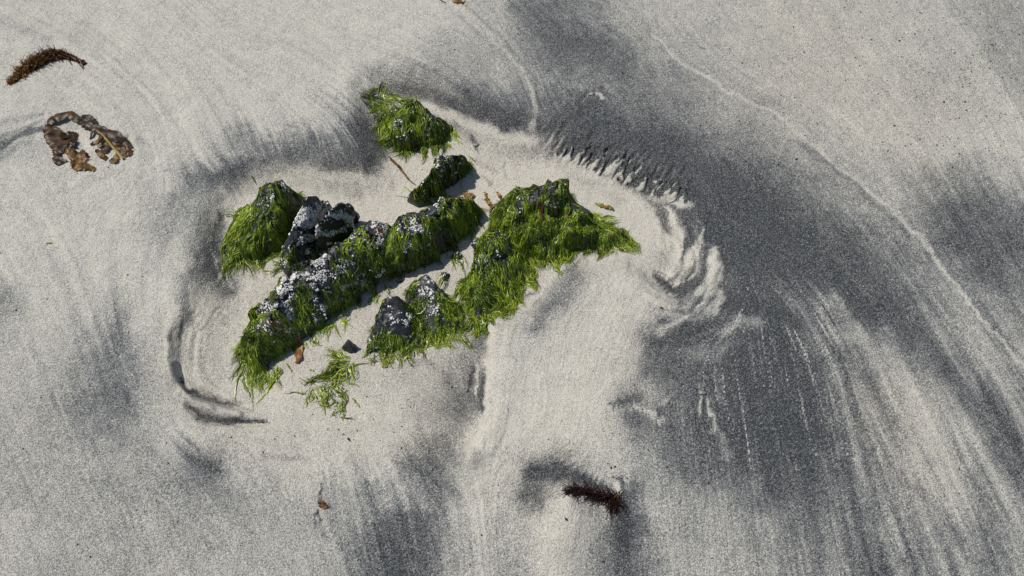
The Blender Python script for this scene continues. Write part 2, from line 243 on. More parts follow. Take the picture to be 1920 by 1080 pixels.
# (target value 0..9, strength, [(x, y, width)...])
STROKES = [
 # upper left rim of the basin and its dark halo
 (6.2,.6,[(360,345,16),(430,318,16),(500,295,16),(580,292,18),(650,308,16),(700,300,18)]),
 (1.2,.85,[(415,395,9),(450,365,10),(500,335,10),(580,326,11),(660,334,10),(710,338,8)]),
 (7.5,.8,[(700,255,14),(712,285,14),(690,305,14)]), (6.2,.7,[(690,240,14),(700,285,16)]),
 (7.0,.9,[(414,405,9),(404,440,16),(396,480,24),(408,520,26),(428,548,18)]), (3.4,.5,[(395,530,20),(392,565,18)]), (2.6,.6,[(405,585,34),(385,640,34),(405,690,28)]),
 (1.5,.6,[(402,470,2.5),(408,500,3),(418,530,3)]), (1.5,.55,[(420,500,2.5),(432,540,4)]),
 (6,.8,[(345,598,3),(337,620,5),(340,640,4)]), (3.2,.5,[(352,650,5),(372,690,7),(390,715,6)]),  # first stroke paints the shade of the left scarp into the sand colour
 (7.5,.9,[(340,706,3),(352,728,5),(376,742,6),(404,752,6),(440,758,4)]), (4.5,.5,[(430,756,4),(465,764,4)]),
 (8.2,.92,[(358,764,4),(376,780,8),(410,790,8),(450,791,5),(500,792,3)]),
 (4,.5,[(490,848,4),(540,860,6),(575,862,5)]), (4,.4,[(480,825,3),(520,835,4)]),
 (7,.7,[(372,862,12),(390,872,14),(412,884,8)]),
 # streaks of settled dark grains beside the kelp
 (6.8,.8,[(0,272,7),(45,250,6),(95,236,4)]), (1,.7,[(20,272,3),(60,256,2.5),(92,243,2)]), (4.5,.6,[(0,290,10),(60,262,8)]),
 (6,.7,[(222,250,6),(236,256,5)]), (4.5,.6,[(258,262,6),(268,270,5)]), (3.4,.5,[(0,40,12),(90,70,10)]),
 # around the top rock
 (6.6,.7,[(720,165,10),(760,165,12),(810,178,12),(850,200,12)]), (7.4,.75,[(880,195,28),(930,215,34),(970,235,26)]),
 (.6,.9,[(780,195,7),(820,208,9),(880,230,12),(940,255,12),(1000,262,12)]),
 (6.5,.85,[(884,258,5),(892,270,7),(895,282,4)]), (4,.5,[(885,300,5),(905,310,6),(935,325,3)]), (4,.6,[(944,300,2.5),(945,330,3)]), (5,.6,[(905,335,4),(925,345,4)]),
 (3,.5,[(725,310,5),(735,350,6),(730,380,4)]),
 # dark arm that runs from the top to the right
 (5.8,.5,[(960,10,16),(990,50,20),(1050,80,30),(1110,100,34),(1170,130,26)]),
 (7.4,.6,[(1010,240,18),(1080,240,26),(1180,260,30),(1280,300,34),(1350,350,40),(1420,400,44)]),
 (7.8,.5,[(1340,440,30),(1420,470,40),(1540,520,34),(1640,600,26)]),
 (1.6,.75,[(975,130,3),(998,168,4),(1004,205,5),(995,240,7)]), (1.4,.7,[(862,22,3),(905,60,3),(945,95,3.4),(975,130,3)]),
 # dark line under the flutes, pale rim
 (6.6,.8,[(1115,316,3),(1150,333,4),(1190,357,5),(1225,378,7),(1243,400,8),(1250,436,7)]),
 (.3,.8,[(1070,312,8),(1130,340,10),(1190,375,12),(1222,410,14),(1235,460,14)]),
 (3,.5,[(1170,352,3),(1215,385,4)]),
 # swirl at the right end of the basin; pale strokes paint in its sunlit rim
 (.2,.95,[(1252,395,5),(1265,420,8),(1272,455,10),(1268,490,10),(1255,515,10)]),
 (7.4,.9,[(1272,385,7),(1288,415,9),(1296,445,10),(1283,470,6)]),
 (.9,.85,[(1318,428,4.5),(1310,455,7),(1296,478,9),(1280,508,9)]),
 (5,.7,[(1318,472,7),(1310,500,7),(1300,520,9)]),
 (.5,.92,[(1337,474,7),(1341,500,12),(1334,528,12),(1318,552,11)]), (1,.8,[(1330,470,2.5),(1345,464,2)]),
 (7.2,.85,[(1228,516,6),(1255,538,8),(1285,550,9),(1308,530,9)]), (1.2,.7,[(1258,530,2),(1285,532,2),(1300,520,2)]),
 (6,.7,[(1262,548,5),(1282,560,6)]), (5.4,.7,[(1318,560,6),(1336,562,6)]),
 (.8,.85,[(1346,550,10),(1352,562,11),(1334,580,9)]), (1.2,.75,[(1340,582,7),(1295,594,6),(1265,607,7),(1240,624,10)]),
 (7.6,.8,[(1236,640,8),(1290,618,7),(1345,603,7)]), (1.6,.6,[(1260,605,2),(1330,590,2)]), (6,.6,[(1265,598,2),(1320,586,2)]),
 (8.6,.8,[(1380,572,20),(1440,578,20),(1490,600,16)]),
 (2.4,.7,[(1355,622,9),(1368,616,12),(1380,608,9)]), (2.8,.65,[(1392,600,12),(1415,604,15),(1430,612,10)]), (3.6,.5,[(1300,668,18),(1345,662,16),(1380,640,14)]), (4,.5,[(1300,660,14),(1350,655,14)]),
 (7,.6,[(1225,650,14),(1300,630,10)]),
 # pale pool of grains beside the dark fan
 (.4,.8,[(1140,560,50),(1180,480,36),(1120,640,60),(1080,740,70),(1040,810,60)]),
 (5.2,.75,[(1060,500,12),(1078,520,16),(1050,560,18),(1020,590,16),(1000,615,12)]), (4,.5,[(1095,480,6),(1130,470,4)]),
 (6.4,.8,[(940,572,6),(975,560,5),(1000,548,3)]), (.5,.8,[(930,600,7),(990,575,6),(1040,510,9),(1075,485,7)]),
 # line of settled grains below the weed; long pale stroke paints the lit scarp face
 (6,.8,[(915,600,9),(900,625,12),(898,650,12)]), (.2,.95,[(924,612,7),(918,680,8),(913,760,8),(895,840,9)]),
 (7,.85,[(888,690,3),(882,715,4.5),(879,732,3)]), (7.6,.9,[(908,700,4),(903,735,6),(903,765,5)]), (1,.8,[(896,690,3),(892,740,3)]),
 (5.4,.6,[(835,700,9),(855,745,14),(875,790,12)]), (5,.6,[(780,678,8),(815,685,8)]), (4.6,.5,[(830,640,8),(845,650,7)]), (4.5,.5,[(730,668,6),(760,664,5)]),
 (6,.6,[(775,868,14),(810,890,18),(845,920,14)]), (5.4,.6,[(825,825,12),(860,865,14)]),
 # small hollows left of the fan
 (6.4,.8,[(1150,758,8),(1180,752,8),(1205,745,5)]), (7,.8,[(1180,788,14),(1195,790,12)]), (.8,.8,[(1195,765,6),(1215,770,8),(1240,785,6)]), (7,.8,[(1235,772,8),(1245,768,6)]),
 (2,.7,[(1240,760,5),(1255,752,4)]),
 # around the red weed
 (8.6,.95,[(998,884,17),(1040,884,18),(1080,893,13),(1110,903,10),(1138,918,8)]), (6.6,.75,[(985,925,14),(1010,912,14)]),
 (.5,.95,[(1155,910,6),(1160,918,5)]), (6.6,.85,[(1152,896,3),(1166,900,4),(1170,915,4),(1172,925,5)]),
 (8.4,.92,[(1168,940,11),(1173,975,16),(1170,1020,18)]), (.6,.9,[(1060,960,26),(1050,1000,34),(1040,1050,40)]), (4,.5,[(1110,955,12),(1125,975,10)]),
 # the little brown piece
 (7.5,.85,[(604,905,1.6),(603,922,2.4),(600,935,3.5)]), (7.4,.85,[(597,962,2.5),(602,975,3.5)]), (6.5,.8,[(595,955,2.5),(592,972,2.5),(590,990,2)]), (6.4,.7,[(615,950,5),(620,955,4)]), (5,.5,[(608,990,6),(615,1010,8)]),
 (.5,.7,[(601,958,2),(598,975,2)]),
 # pebble wakes
 (8.4,.8,[(1098,196,8),(1088,212,9)]), (.6,.9,[(1120,176,4),(1128,186,4)]), (7.5,.6,[(1114,196,7),(1116,215,7)]),
 (.8,.85,[(1311,745,2.5),(1309,760,3),(1312,780,4)]), (.9,.8,[(1322,744,2),(1330,765,3),(1345,800,5)]), (8.6,.8,[(1317,765,3.5),(1321,800,6)]),(2.5,.5,[(1345,800,8),(1365,850,12)]),
 # swash lines
 (.7,.72,[(1225,70,3),(1285,118,3.4),(1370,175,3.4),(1455,215,4),(1530,280,3.6),(1600,335,3.6),(1665,385,3.4),(1722,440,4.4),(1780,520,4),(1850,610,4),(1925,690,4)]),
 (1.3,.5,[(1500,180,7),(1580,225,8),(1625,275,8),(1668,350,7),(1690,400,6)]), (.9,.6,[(1760,10,8),(1800,60,9),(1830,120,10),(1870,190,10),(1910,250,10)]),
 (6,.5,[(1480,260,5),(1560,310,6),(1640,380,6),(1700,440,6)]), (2.4,.5,[(1380,195,10),(1430,215,12),(1480,250,10)]),
 (2,.5,[(1560,560,10),(1660,680,16),(1720,780,18),(1770,860,16),(1800,930,14)]), (6,.45,[(1690,620,12),(1800,720,16),(1860,800,16),(1900,880,16)]),
 (6,.5,[(1560,640,14),(1620,700,16),(1680,800,12)]), (5.6,.45,[(1700,900,10),(1760,950,10),(1800,1010,10)]),
]
LIGHT_FAN = []
def sand_dark(X, Y, Z):
    U, V = UV(X, Y, Z)
    j1 = fbm(U / 60, V / 60, 101, 4) ; j2 = fbm(U / 60, V / 60, 131, 4)
    fu, fv = lsamp(fxx, U, V), lsamp(fyy, U, V); L1, L2, L3 = lsamp(LIC1, U, V), lsamp(LIC2, U, V), lsamp(LIC3, U, V)
    fe = np.clip(L2, -2, 2) * 6 + np.clip(L1, -2, 2) * 5
    Uw, Vw = U + j1 * 13 + fu * fe, V + j2 * 13 + fv * fe
    xs = np.arange(-240, 2161, 20.0)
    G = np.array([np.interp(xs, [a for a, _ in r], [b for _, b in r]) for _, r in ROWS])
    ys = np.array([y for y, _ in ROWS], float)
    fy = np.clip((Vw - ys[0]) / 60.0, 0, len(ys) - 1.001); fx = np.clip((Uw - xs[0]) / 20.0, 0, len(xs) - 1.001)
    iy = fy.astype(int); ix = fx.astype(int); ty = fy - iy; tx = fx - ix
    ty = ty * ty * (3 - 2 * ty) * .6 + ty * .4
    D = (G[iy, ix] * (1 - tx) + G[iy, ix + 1] * tx) * (1 - ty) + (G[iy + 1, ix] * (1 - tx) + G[iy + 1, ix + 1] * tx) * ty
    # beyond the mapped part of the beach the pattern goes on as broad drifts
    out = np.maximum(np.maximum(-U - 40, U - 1960), np.maximum(-V - 40, V - 1120))
    o = sstep(0, 260, out)
    drift = np.clip(3.2 + 5.5 * fbm(X * 1.7 + .4 * Y, Y * 1.2, 151, 4), 0, 8)
    D = D * (1 - o) + drift * o
    # streaks combed by the backwash: round the rocks on the right, downhill elsewhere
    r = np.hypot(U - 900, V - 1000); a = np.arctan2(V - 1000, U - 900)
    wr = sstep(1020, 1360, U) * sstep(2600, 2000, U)
    r = r + 46 * fbm(U / 300, V / 300, 177, 2) + 5 * perlin(U / 40, V / 40, 178); s1 = fbm(r / 8.0, a * 13.0, 171, 3); s1b = perlin(r / 40.0, a * 7.0, 175)
    fan = sstep(1230, 1400, U) * sstep(1680, 1560, U) * sstep(480, 560, V) * sstep(960, 820, V)
    sd0 = poly_sd(U, V, BASIN)
    lr = sstep(1480, 1640, U) * sstep(520, 700, V); A = (.30 + .22 * wr * sstep(330, 560, V) - .12 * sstep(1150, 1350, U) * sstep(560, 330, V) + .8 * fan) * sstep(-60, 30, sd0)
    D += (A * (L1 * 1.0 + L2 * .35 + L3 * .2) + lr * (L2 * .35 + L3 * .75) - fan * 7.5 * np.maximum(L1 - .65, 0)) * (1 - o)
    ul = sstep(760, 420, U) * sstep(430, 260, V); lm = sstep(560, 660, U) * sstep(980, 860, U) * sstep(860, 940, V)
    D += (ul * .10 + lm * .42) * (L1 * .6 + L2 * .8) * (1 - o)
    # rays of the dark halo that point into the basin
    ax, ay = U - 640, V - 520
    th = np.arctan2(ay, ax); rr = np.hypot(ax, ay)
    halo = sstep(180, 215, rr) * sstep(380, 290, rr) * sstep(360, 310, V)
    D += halo * (L1 * .5 + L2 * .15)
    Us = U + perlin(U / 12, V / 12, 111) * 2.6 + perlin(U / 24, V / 24, 113) * 4 + j1 * 4 + fu * L1 * 3.5; Vs = V + perlin(U / 12, V / 12, 117) * 2.6 + perlin(U / 24, V / 24, 119) * 4 + j2 * 4 + fv * L1 * 3.5
    for val, s, pts in STROKES + LIGHT_FAN:
        idx, m = gauss_mask(Us, Vs, pts); m = m * s
        D[idx] = D[idx] * (1 - m) + val * m
    wr2 = np.exp(-((V - (268 + (U - 1030) * .36)) / 26) ** 2) * sstep(1005, 1045, U) * sstep(1330, 1270, U)
    D += wr2 * (perlin((U * .8 + V * .55) / 6.0, (V * .8 - U * .45) / 20.0, 61) * 5.5 - .8)
    lw = sstep(520, 430, U) * sstep(540, 600, V) * sstep(840, 800, V) * sstep(-70, -30, sd0) * sstep(30, 5, sd0); D += 1.6 * lw * perlin(sd0 / 9.0 + .6 * perlin(U / 40, V / 40, 431) + .3, np.arctan2(V - 620, U - 520) * 2.0, 433)
    sw = np.exp(-(((U - 1295) / 75) ** 2 + ((V - 510) / 115) ** 2)); D += 3.4 * sw * perlin(sd0 / 8.0 + perlin(U / 30, V / 30, 421), np.arctan2(V - 470, U - 1150) * 3, 423)
    fb, fl_ = flutes(U, V); D = D * (1 - fb * .85) + (8.2 * (1 - fl_) + .5 * fl_) * fb * .85
    D += .5 * fbm(X * 22, Y * 22, 211, 3) + .5 * perlin(X * 75, Y * 75, 217) + (.25 + .10 * np.clip(D, 0, 9)) * perlin(X * 150 + .35 * Y * 150, Y * 210 - .35 * X * 150, 219)
    sd = poly_sd(U, V, BASIN)
    warm = sstep(70, -10, sd)
    for pts in ([(1160,560,90),(1100,700,130),(1000,850,110),(1040,1020,70)], [(920,640,30),(900,900,60)], [(340,700,60),(420,800,60),(560,850,60)],
                [(1500,130,160),(1700,220,160)], [(1660,760,90),(1740,900,70)], [(1335,500,24),(1350,560,20)]):
        idx, m = gauss_mask(U, V, pts); warm[idx] = np.maximum(warm[idx], m * .8)
    D = D / 9.0; D = D + .16 * sstep(.32, .75, D)
    return np.clip(D, 0, 1), np.clip(warm + .12 * fbm(X * 5, Y * 5, 231, 2), 0, 1)

# ------------------------------------------------------------------ materials
def new_mat(name):
    m = bpy.data.materials.new(name); m.use_nodes = True
    nt = m.node_tree; nt.nodes.clear()
    o = nt.nodes.new('ShaderNodeOutputMaterial'); b = nt.nodes.new('ShaderNodeBsdfPrincipled')
    nt.links.new(b.outputs[0], o.inputs[0])
    return m, nt, b, o
def nd(nt, t, **kw):
    n = nt.nodes.new(t)
    for k, v in kw.items(): setattr(n, k, v)
    return n
def mixc(nt, fac, a, b, blend='MIX'):
    n = nd(nt, 'ShaderNodeMix', data_type='RGBA', blend_type=blend)
    for s, v in ((n.inputs[0], fac), (n.inputs[6], a), (n.inputs[7], b)):
        if hasattr(v, 'is_linked'): nt.links.new(v, s)
        else: s.default_value = v if not isinstance(v, tuple) else (*v, 1)[:4]
    return n.outputs[2]
def mth(nt, op, a, b=0.0, c=None, clamp=False):
    n = nd(nt, 'ShaderNodeMath', operation=op, use_clamp=clamp)
    for i, v in enumerate((a, b, c)):
        if v is None: continue
        if hasattr(v, 'is_linked'): nt.links.new(v, n.inputs[i])
        else: n.inputs[i].default_value = v
    return n.outputs[0]
def noise(nt, co, scale, detail=2.0, rough=.5, dist=0.0):
    n = nd(nt, 'ShaderNodeTexNoise'); nt.links.new(co, n.inputs['Vector'])
    n.inputs['Scale'].default_value = scale; n.inputs['Detail'].default_value = detail
    n.inputs['Roughness'].default_value = rough; n.inputs['Distortion'].default_value = dist
    return n.outputs['Fac']

def sand_material():
    m, nt, b, o = new_mat('sand_grains')
    co = nd(nt, 'ShaderNodeTexCoord').outputs['Object']
    dk = nd(nt, 'ShaderNodeAttribute', attribute_name='dark').outputs['Fac']
    wm = nd(nt, 'ShaderNodeAttribute', attribute_name='warm').outputs['Fac']
    g1 = noise(nt, co, 420, 1.0); g2 = noise(nt, co, 800, 0.0); g3 = noise(nt, co, 150, 2.0)
    g = mth(nt, 'ADD', mth(nt, 'MULTIPLY', mth(nt, 'SUBTRACT', g1, .5), 2.0), mth(nt, 'MULTIPLY', mth(nt, 'SUBTRACT', g2, .5), 1.4))
    g = mth(nt, 'ADD', g, mth(nt, 'MULTIPLY', mth(nt, 'SUBTRACT', g3, .5), .35))
    # share of dark grains
    amp = mth(nt, 'ADD', .42, mth(nt, 'MULTIPLY', dk, .28))
    f = mth(nt, 'ADD', mth(nt, 'MULTIPLY_ADD', dk, .93, .03), mth(nt, 'MULTIPLY', g, amp), clamp=True)
    light = mixc(nt, wm, (.468, .452, .396), (.468, .444, .385))
    dark = (.025, .029, .034)
    mid = mixc(nt, wm, (.150, .155, .155), (.165, .160, .146))
    c1 = mixc(nt, mth(nt, 'MULTIPLY', f, 2.0, clamp=True), light, mid)
    c2 = mixc(nt, mth(nt, 'MULTIPLY', mth(nt, 'SUBTRACT', f, .5), 2.0, clamp=True), c1, dark)
    sp = noise(nt, co, 430, 0.0)
    spk = mth(nt, 'MULTIPLY', mth(nt, 'SUBTRACT', sp, .66), 9.0, clamp=True)
    c3 = mixc(nt, mth(nt, 'MULTIPLY', spk, mth(nt, 'SUBTRACT', .48, mth(nt, 'MULTIPLY', dk, .30))), c2, (.66, .65, .62))
    nt.links.new(c3, b.inputs['Base Color'])
    b.inputs['Roughness'].default_value = .78
    b.inputs['Specular IOR Level'].default_value = .18
    bp = nd(nt, 'ShaderNodeBump'); bp.inputs['Strength'].default_value = .8; bp.inputs['Distance'].default_value = .0022
    nt.links.new(mth(nt, 'ADD', g1, mth(nt, 'MULTIPLY', g3, .9)), bp.inputs['Height']); nt.links.new(bp.outputs[0], b.inputs['Normal'])
    return m

def stone_material():
    m, nt, b, o = new_mat('wet_slate')
    co = nd(nt, 'ShaderNodeTexCoord').outputs['Object']
    n1 = noise(nt, co, 26, 4.0, .6); n2 = noise(nt, co, 130, 3.0, .6); n3 = noise(nt, co, 11, 2.0)
    c = mixc(nt, n1, (.008, .009, .011), (.030, .033, .039))
    c = mixc(nt, mth(nt, 'MULTIPLY', mth(nt, 'SUBTRACT', n3, .55), 2.2, clamp=True), c, (.035, .055, .022))
    c = mixc(nt, mth(nt, 'MULTIPLY', mth(nt, 'SUBTRACT', n2, .64), 5.0, clamp=True), c, (.13, .13, .125))
    nt.links.new(c, b.inputs['Base Color'])
    nt.links.new(mth(nt, 'ADD', .3, mth(nt, 'MULTIPLY', n2, .3)), b.inputs['Roughness'])
    b.inputs['Specular IOR Level'].default_value = .5
    bp = nd(nt, 'ShaderNodeBump'); bp.inputs['Strength'].default_value = .8; bp.inputs['Distance'].default_value = .003
    nt.links.new(mth(nt, 'ADD', n2, n1), bp.inputs['Height']); nt.links.new(bp.outputs[0], b.inputs['Normal'])
    return m

def weed_material(name, rough=.33, transl=.25, spec=.5):
    m, nt, b, o = new_mat(name)
    at = nd(nt, 'ShaderNodeAttribute', attribute_name='col').outputs['Color']
    co = nd(nt, 'ShaderNodeTexCoord').outputs['Object']
    n1 = noise(nt, co, 300, 2.0)
    c = mixc(nt, 1.0, at, mixc(nt, n1, (.55, .55, .55), (1.35, 1.35, 1.35)), 'MULTIPLY')
    nt.links.new(c, b.inputs['Base Color']); b.inputs['Roughness'].default_value = rough
    b.inputs['Specular IOR Level'].default_value = spec
    tr = nd(nt, 'ShaderNodeBsdfTranslucent'); nt.links.new(c, tr.inputs['Color'])
    mx = nd(nt, 'ShaderNodeMixShader'); mx.inputs[0].default_value = transl
    nt.links.new(b.outputs[0], mx.inputs[1]); nt.links.new(tr.outputs[0], mx.inputs[2]); nt.links.new(mx.outputs[0], o.inputs[0])
    return m

def plain_material(name, c0, c1, scale, rough):
    m, nt, b, o = new_mat(name)
    co = nd(nt, 'ShaderNodeTexCoord').outputs['Object']
    n1 = noise(nt, co, scale, 2.0)
    nt.links.new(mixc(nt, n1, c0, c1), b.inputs['Base Color']); b.inputs['Roughness'].default_value = rough
    return m

M_SAND = sand_material(); M_STONE = stone_material()
M_GREEN = weed_material('green_weed'); M_BROWN = weed_material('brown_weed', .42, .3, .3)
M_BARN = plain_material('barnacle_shell', (.50, .49, .46), (.82, .81, .78), 220, .7)
M_GRIT = plain_material('dark_grit', (.006, .006, .007), (.03, .03, .032), 300, .5)
M_PEB = plain_material('pebble_stone', (.05, .055, .05), (.30, .31, .27), 160, .5)

# ------------------------------------------------------------------ mesh helpers
def link(ob, parent=None, mat=None):
    COL.objects.link(ob)
    if parent is not None: ob.parent = parent; ob.matrix_parent_inverse = parent.matrix_world.inverted()
    if mat is not None: ob.data.materials.append(mat)
    return ob
def mesh_np(name, verts, faces, smooth=True, cols=None):
    me = bpy.data.meshes.new(name)
    verts = np.asarray(verts, np.float32); faces = np.asarray(faces, np.int32)
    k = faces.shape[1]
    me.vertices.add(len(verts)); me.vertices.foreach_set('co', verts.ravel())
    me.loops.add(faces.size); me.loops.foreach_set('vertex_index', faces.ravel())
    me.polygons.add(len(faces)); me.polygons.foreach_set('loop_start', np.arange(0, faces.size, k, dtype=np.int32))
    me.polygons.foreach_set('use_smooth', np.full(len(faces), smooth))
    if cols is not None:
        at = me.attributes.new('col', 'FLOAT_COLOR', 'POINT')
        c4 = np.ones((len(verts), 4), np.float32); c4[:, :3] = cols; at.data.foreach_set('color', c4.ravel())
    me.update(calc_edges=True); me.validate()
    return me
def grid_faces(n, m, wrap=False):
    i, j = np.meshgrid(np.arange(n - 1), np.arange(m if wrap else m - 1), indexing='ij')
    a = i * m + j; b = i * m + (j + 1) % m
    return np.stack([a, b, b + m, a + m], -1).reshape(-1, 4)
def thing(name, label, cat, loc=(0, 0, 0), group=None):
    e = bpy.data.objects.new(name, None); COL.objects.link(e)
    e.empty_display_size = .02; e.location = loc; e['label'] = label; e['category'] = cat
    if group: e['group'] = group
    e.matrix_world = Matrix.Translation(Vector(loc))
    return e
def put(name, me, parent, mat, kind=None):
    """mesh in world coordinates -> child of an unrotated empty"""
    ob = bpy.data.objects.new(name, me); COL.objects.link(ob)
    if parent is not None:
        l = parent.location; me.transform(Matrix.Translation(-l)); ob.parent = parent
    if not me.materials: me.materials.append(mat)
    if kind: ob['kind'] = kind
    return ob

# ------------------------------------------------------------------ ground sheet
cn = np.concatenate([P(0, 0), P(1920, 0), P(0, 1080), P(1920, 1080)]).reshape(-1, 3)
x0, x1 = cn[:, 0].min() - .06, cn[:, 0].max() + .06
y0, y1 = cn[:, 1].min() - .06, cn[:, 1].max() + .06
def axis(a, b, step):
    inner = np.arange(a, b, step); o = []; s = step; p = 0
    while p < 40: s *= 1.22; p += s; o.append(p)
    o = np.array(o)
    return np.concatenate([a - o[::-1], inner, inner[-1] + o])
ax_x = axis(x0, x1, .0023); ax_y = axis(y0, y1, .0022)
GX, GY = np.meshgrid(ax_x, ax_y)
Uc, Vc = UV(GX, GY)
near = (np.abs(GX) < 6) & (GY > CY - .3) & (GY < 6)
GXc, GYc = np.where(near, GX, 0.0), np.where(near, GY, 5.0)
GZ = sand_z(GXc, GYc)
GZ = np.where(near, GZ, .006 + .004 * fbm(GX * 2, GY * 2, 40, 2))
DK, WM = sand_dark(GXc.ravel(), GYc.ravel(), GZ.ravel())
far = np.clip((3.2 + 5.5 * fbm(GX * 1.7 + .4 * GY, GY * 1.2, 151, 4)) / 9, 0, .9).ravel()
DK = np.where(near.ravel(), DK, far); WM = np.where(near.ravel(), WM, .2)
me = mesh_np('beach_sand', np.stack([GX, GY, GZ], -1).reshape(-1, 3), grid_faces(len(ax_y), len(ax_x)))
for nm, arr in (('dark', DK), ('warm', WM)):
    at = me.attributes.new(nm, 'FLOAT', 'POINT'); at.data.foreach_set('value', arr.astype(np.float32).ravel())
me.materials.append(M_SAND)
sand = bpy.data.objects.new('beach_sand', me); COL.objects.link(sand); sand['kind'] = 'structure'
sand['label'] = 'pale beach sand streaked with dark mineral grains'

# ------------------------------------------------------------------ stones
def smooth1(a, k):
    if k < 2: return a
    ker = np.hanning(k + 2)[1:-1]; ker /= ker.sum()
    p = k
    ap = np.concatenate([2 * a[:1] - a[p:0:-1], a, 2 * a[-1:] - a[-2:-p - 2:-1]]) if a.ndim == 1 else None
    return np.convolve(ap, ker, 'same')[p:-p]
def build_stone(stations, seed, p_near=2.2, p_far=2.6, facet=.010, block=.05, step=.0035, sm=.9, cuts=1.0, bulge=0.0):
    r = np.random.default_rng(seed)
    A = np.array([P(s[0], s[1], 0.002) for s in stations]); C = np.array([P(s[2], s[3], s[4]) for s in stations])
    H = np.array([s[4] for s in stations]); F = np.array([s[5] for s in stations])
    L = np.concatenate([[0], np.cumsum(np.linalg.norm(np.diff((A + C)[:, :2] / 2, axis=0), axis=1))])
    n = max(10, int(L[-1] / step)); s = np.linspace(0, L[-1], n); k = max(2, int(n / len(stations) * sm))
    ip = lambda v: smooth1(np.interp(s, L, v), min(k, n - 3))
    Ax, Ay, Cx, Cy, Hh, Ff = ip(A[:, 0]), ip(A[:, 1]), ip(C[:, 0]), ip(C[:, 1]), np.maximum(ip(H), .003), np.maximum(ip(F), .004)
    # upright slabs: the crest steps up and down along the ridge
    edges = [0]
    while edges[-1] < L[-1]: edges.append(edges[-1] + r.uniform(.012, .034))
    bi = np.searchsorted(edges, s); hv = r.uniform(-1, 1, len(edges) + 2)
    bl = smooth1(hv[bi], 3)
    gap = np.min(np.abs(s[:, None] - np.array(edges)[None, 1:-1]), axis=1) if len(edges) > 2 else np.full(n, 1.)
    Hh = Hh * (1 + block * bl * .7 - block * .6 * np.exp(-(gap / .003) ** 2))
    dx, dy = Cx - Ax, Cy - Ay; w = np.hypot(dx, dy) + 1e-6; ux, uy = dx / w, dy / w
    m = max(26, int((np.max(Hh) * 2 + np.max(w) + np.max(Ff)) / step)); ph = np.linspace(0, np.pi, m)
    V = np.zeros((n, m + 2, 3))
    for j, f in enumerate(ph):
        if f <= np.pi / 2:
            q = 1 - abs(np.cos(f)) ** (2 / p_near); zz = abs(np.sin(f)) ** (2 / p_near)
            V[:, j + 1, 0] = Ax + dx * q; V[:, j + 1, 1] = Ay + dy * q
        else:
            q = abs(np.cos(f)) ** (2 / p_far); zz = abs(np.sin(f)) ** (2 / p_far)
            V[:, j + 1, 0] = Cx + ux * Ff * q; V[:, j + 1, 1] = Cy + uy * Ff * q
        V[:, j + 1, 2] = Hh * zz
    V[:, 0] = V[:, 1]; V[:, -1] = V[:, -2]; V[:, 0, 2] = -.03; V[:, -1, 2] = -.03
    # facets: nearest random site, each with its own tilt
    gu = np.gradient(V, axis=0); gv = np.gradient(V, axis=1)
    N = np.cross(gu, gv); N /= (np.linalg.norm(N, axis=2, keepdims=True) + 1e-9)
    if N[n // 2, (m + 2) // 2, 2] < 0: N = -N
    pts = V.reshape(-1, 3)
    tang = np.array([Cx[-1] - Cx[0], Cy[-1] - Cy[0], 0.0]); tang /= np.linalg.norm(tang) + 1e-9
    Q = pts + tang * (pts @ tang)[:, None] * .55        # sites are thin along the ridge: slaty
    lo, hi = Q.min(0), Q.max(0); vol = np.prod(np.maximum(hi - lo, .03)); ns = int(np.clip(vol / .020 ** 3, 12, 260))
    S = r.uniform(lo, hi, (ns, 3)); off = r.uniform(-1, 1, ns); tilt = r.normal(0, 1, (ns, 3))
    d2 = ((Q[:, None, :] - S[None]) ** 2).sum(2); o2 = np.argpartition(d2, 1, axis=1)[:, :2]
    da = np.sqrt(np.take_along_axis(d2, o2, 1)); sw = da[:, 0] > da[:, 1]
    i1 = np.where(sw, o2[:, 1], o2[:, 0]); f1 = np.minimum(da[:, 0], da[:, 1]); f2 = np.maximum(da[:, 0], da[:, 1])
    disp = off[i1] * .35 + ((Q - S[i1]) * tilt[i1]).sum(1) / .02 * .22 - .3 * np.exp(-((f2 - f1) / .003) ** 2)
    disp = disp * facet + .0022 * fbm(pts[:, 0] * 60 + pts[:, 2] * 40, pts[:, 1] * 60 - pts[:, 2] * 50, seed, 3)
    disp = disp + bulge * fbm(pts[:, 0] * 24 + 3.3, pts[:, 1] * 24 + pts[:, 2] * 10, seed + 7, 2)
    hm = float(np.max(H)); fade = np.clip(hm / .06, .35, 1) 
    endf = np.clip(np.minimum(np.arange(n), n - 1 - np.arange(n)) / 5.0, 0, 1)[:, None].repeat(m + 2, 1).ravel()
    V = (pts + N.reshape(-1, 3) * (disp * fade * endf)[:, None]).reshape(n, m + 2, 3)
    verts = V.reshape(-1, 3); mm = m + 2
    N = N.reshape(-1, 3); top = np.nonzero(verts[:, 2] > .12 * hm)[0]
    for _ in range(int((10 + L[-1] / .014) * cuts)):
        i = r.choice(top); nn = N[i] + r.normal(0, .16, 3); nn /= np.linalg.norm(nn)
        rad = r.uniform(.018, .05) * np.clip(hm / .1, .4, 1.1); dep = r.uniform(.09, .17) * rad
        near_ = np.linalg.norm(verts - verts[i], axis=1) < rad * 1.25
        ex = (verts - verts[i]) @ nn + dep
        hit = near_ & (ex > 0) & (verts[:, 2] > -.005)
        verts[hit] -= nn * np.minimum(ex[hit] * .95, dep * 1.15)[:, None]
    V = verts.reshape(n, mm, 3)
    faces = grid_faces(n, mm, True)
    # end caps
    c0 = len(verts); verts = np.vstack([verts, V[0].mean(0) - [0, 0, .01], V[-1].mean(0) - [0, 0, .01]])
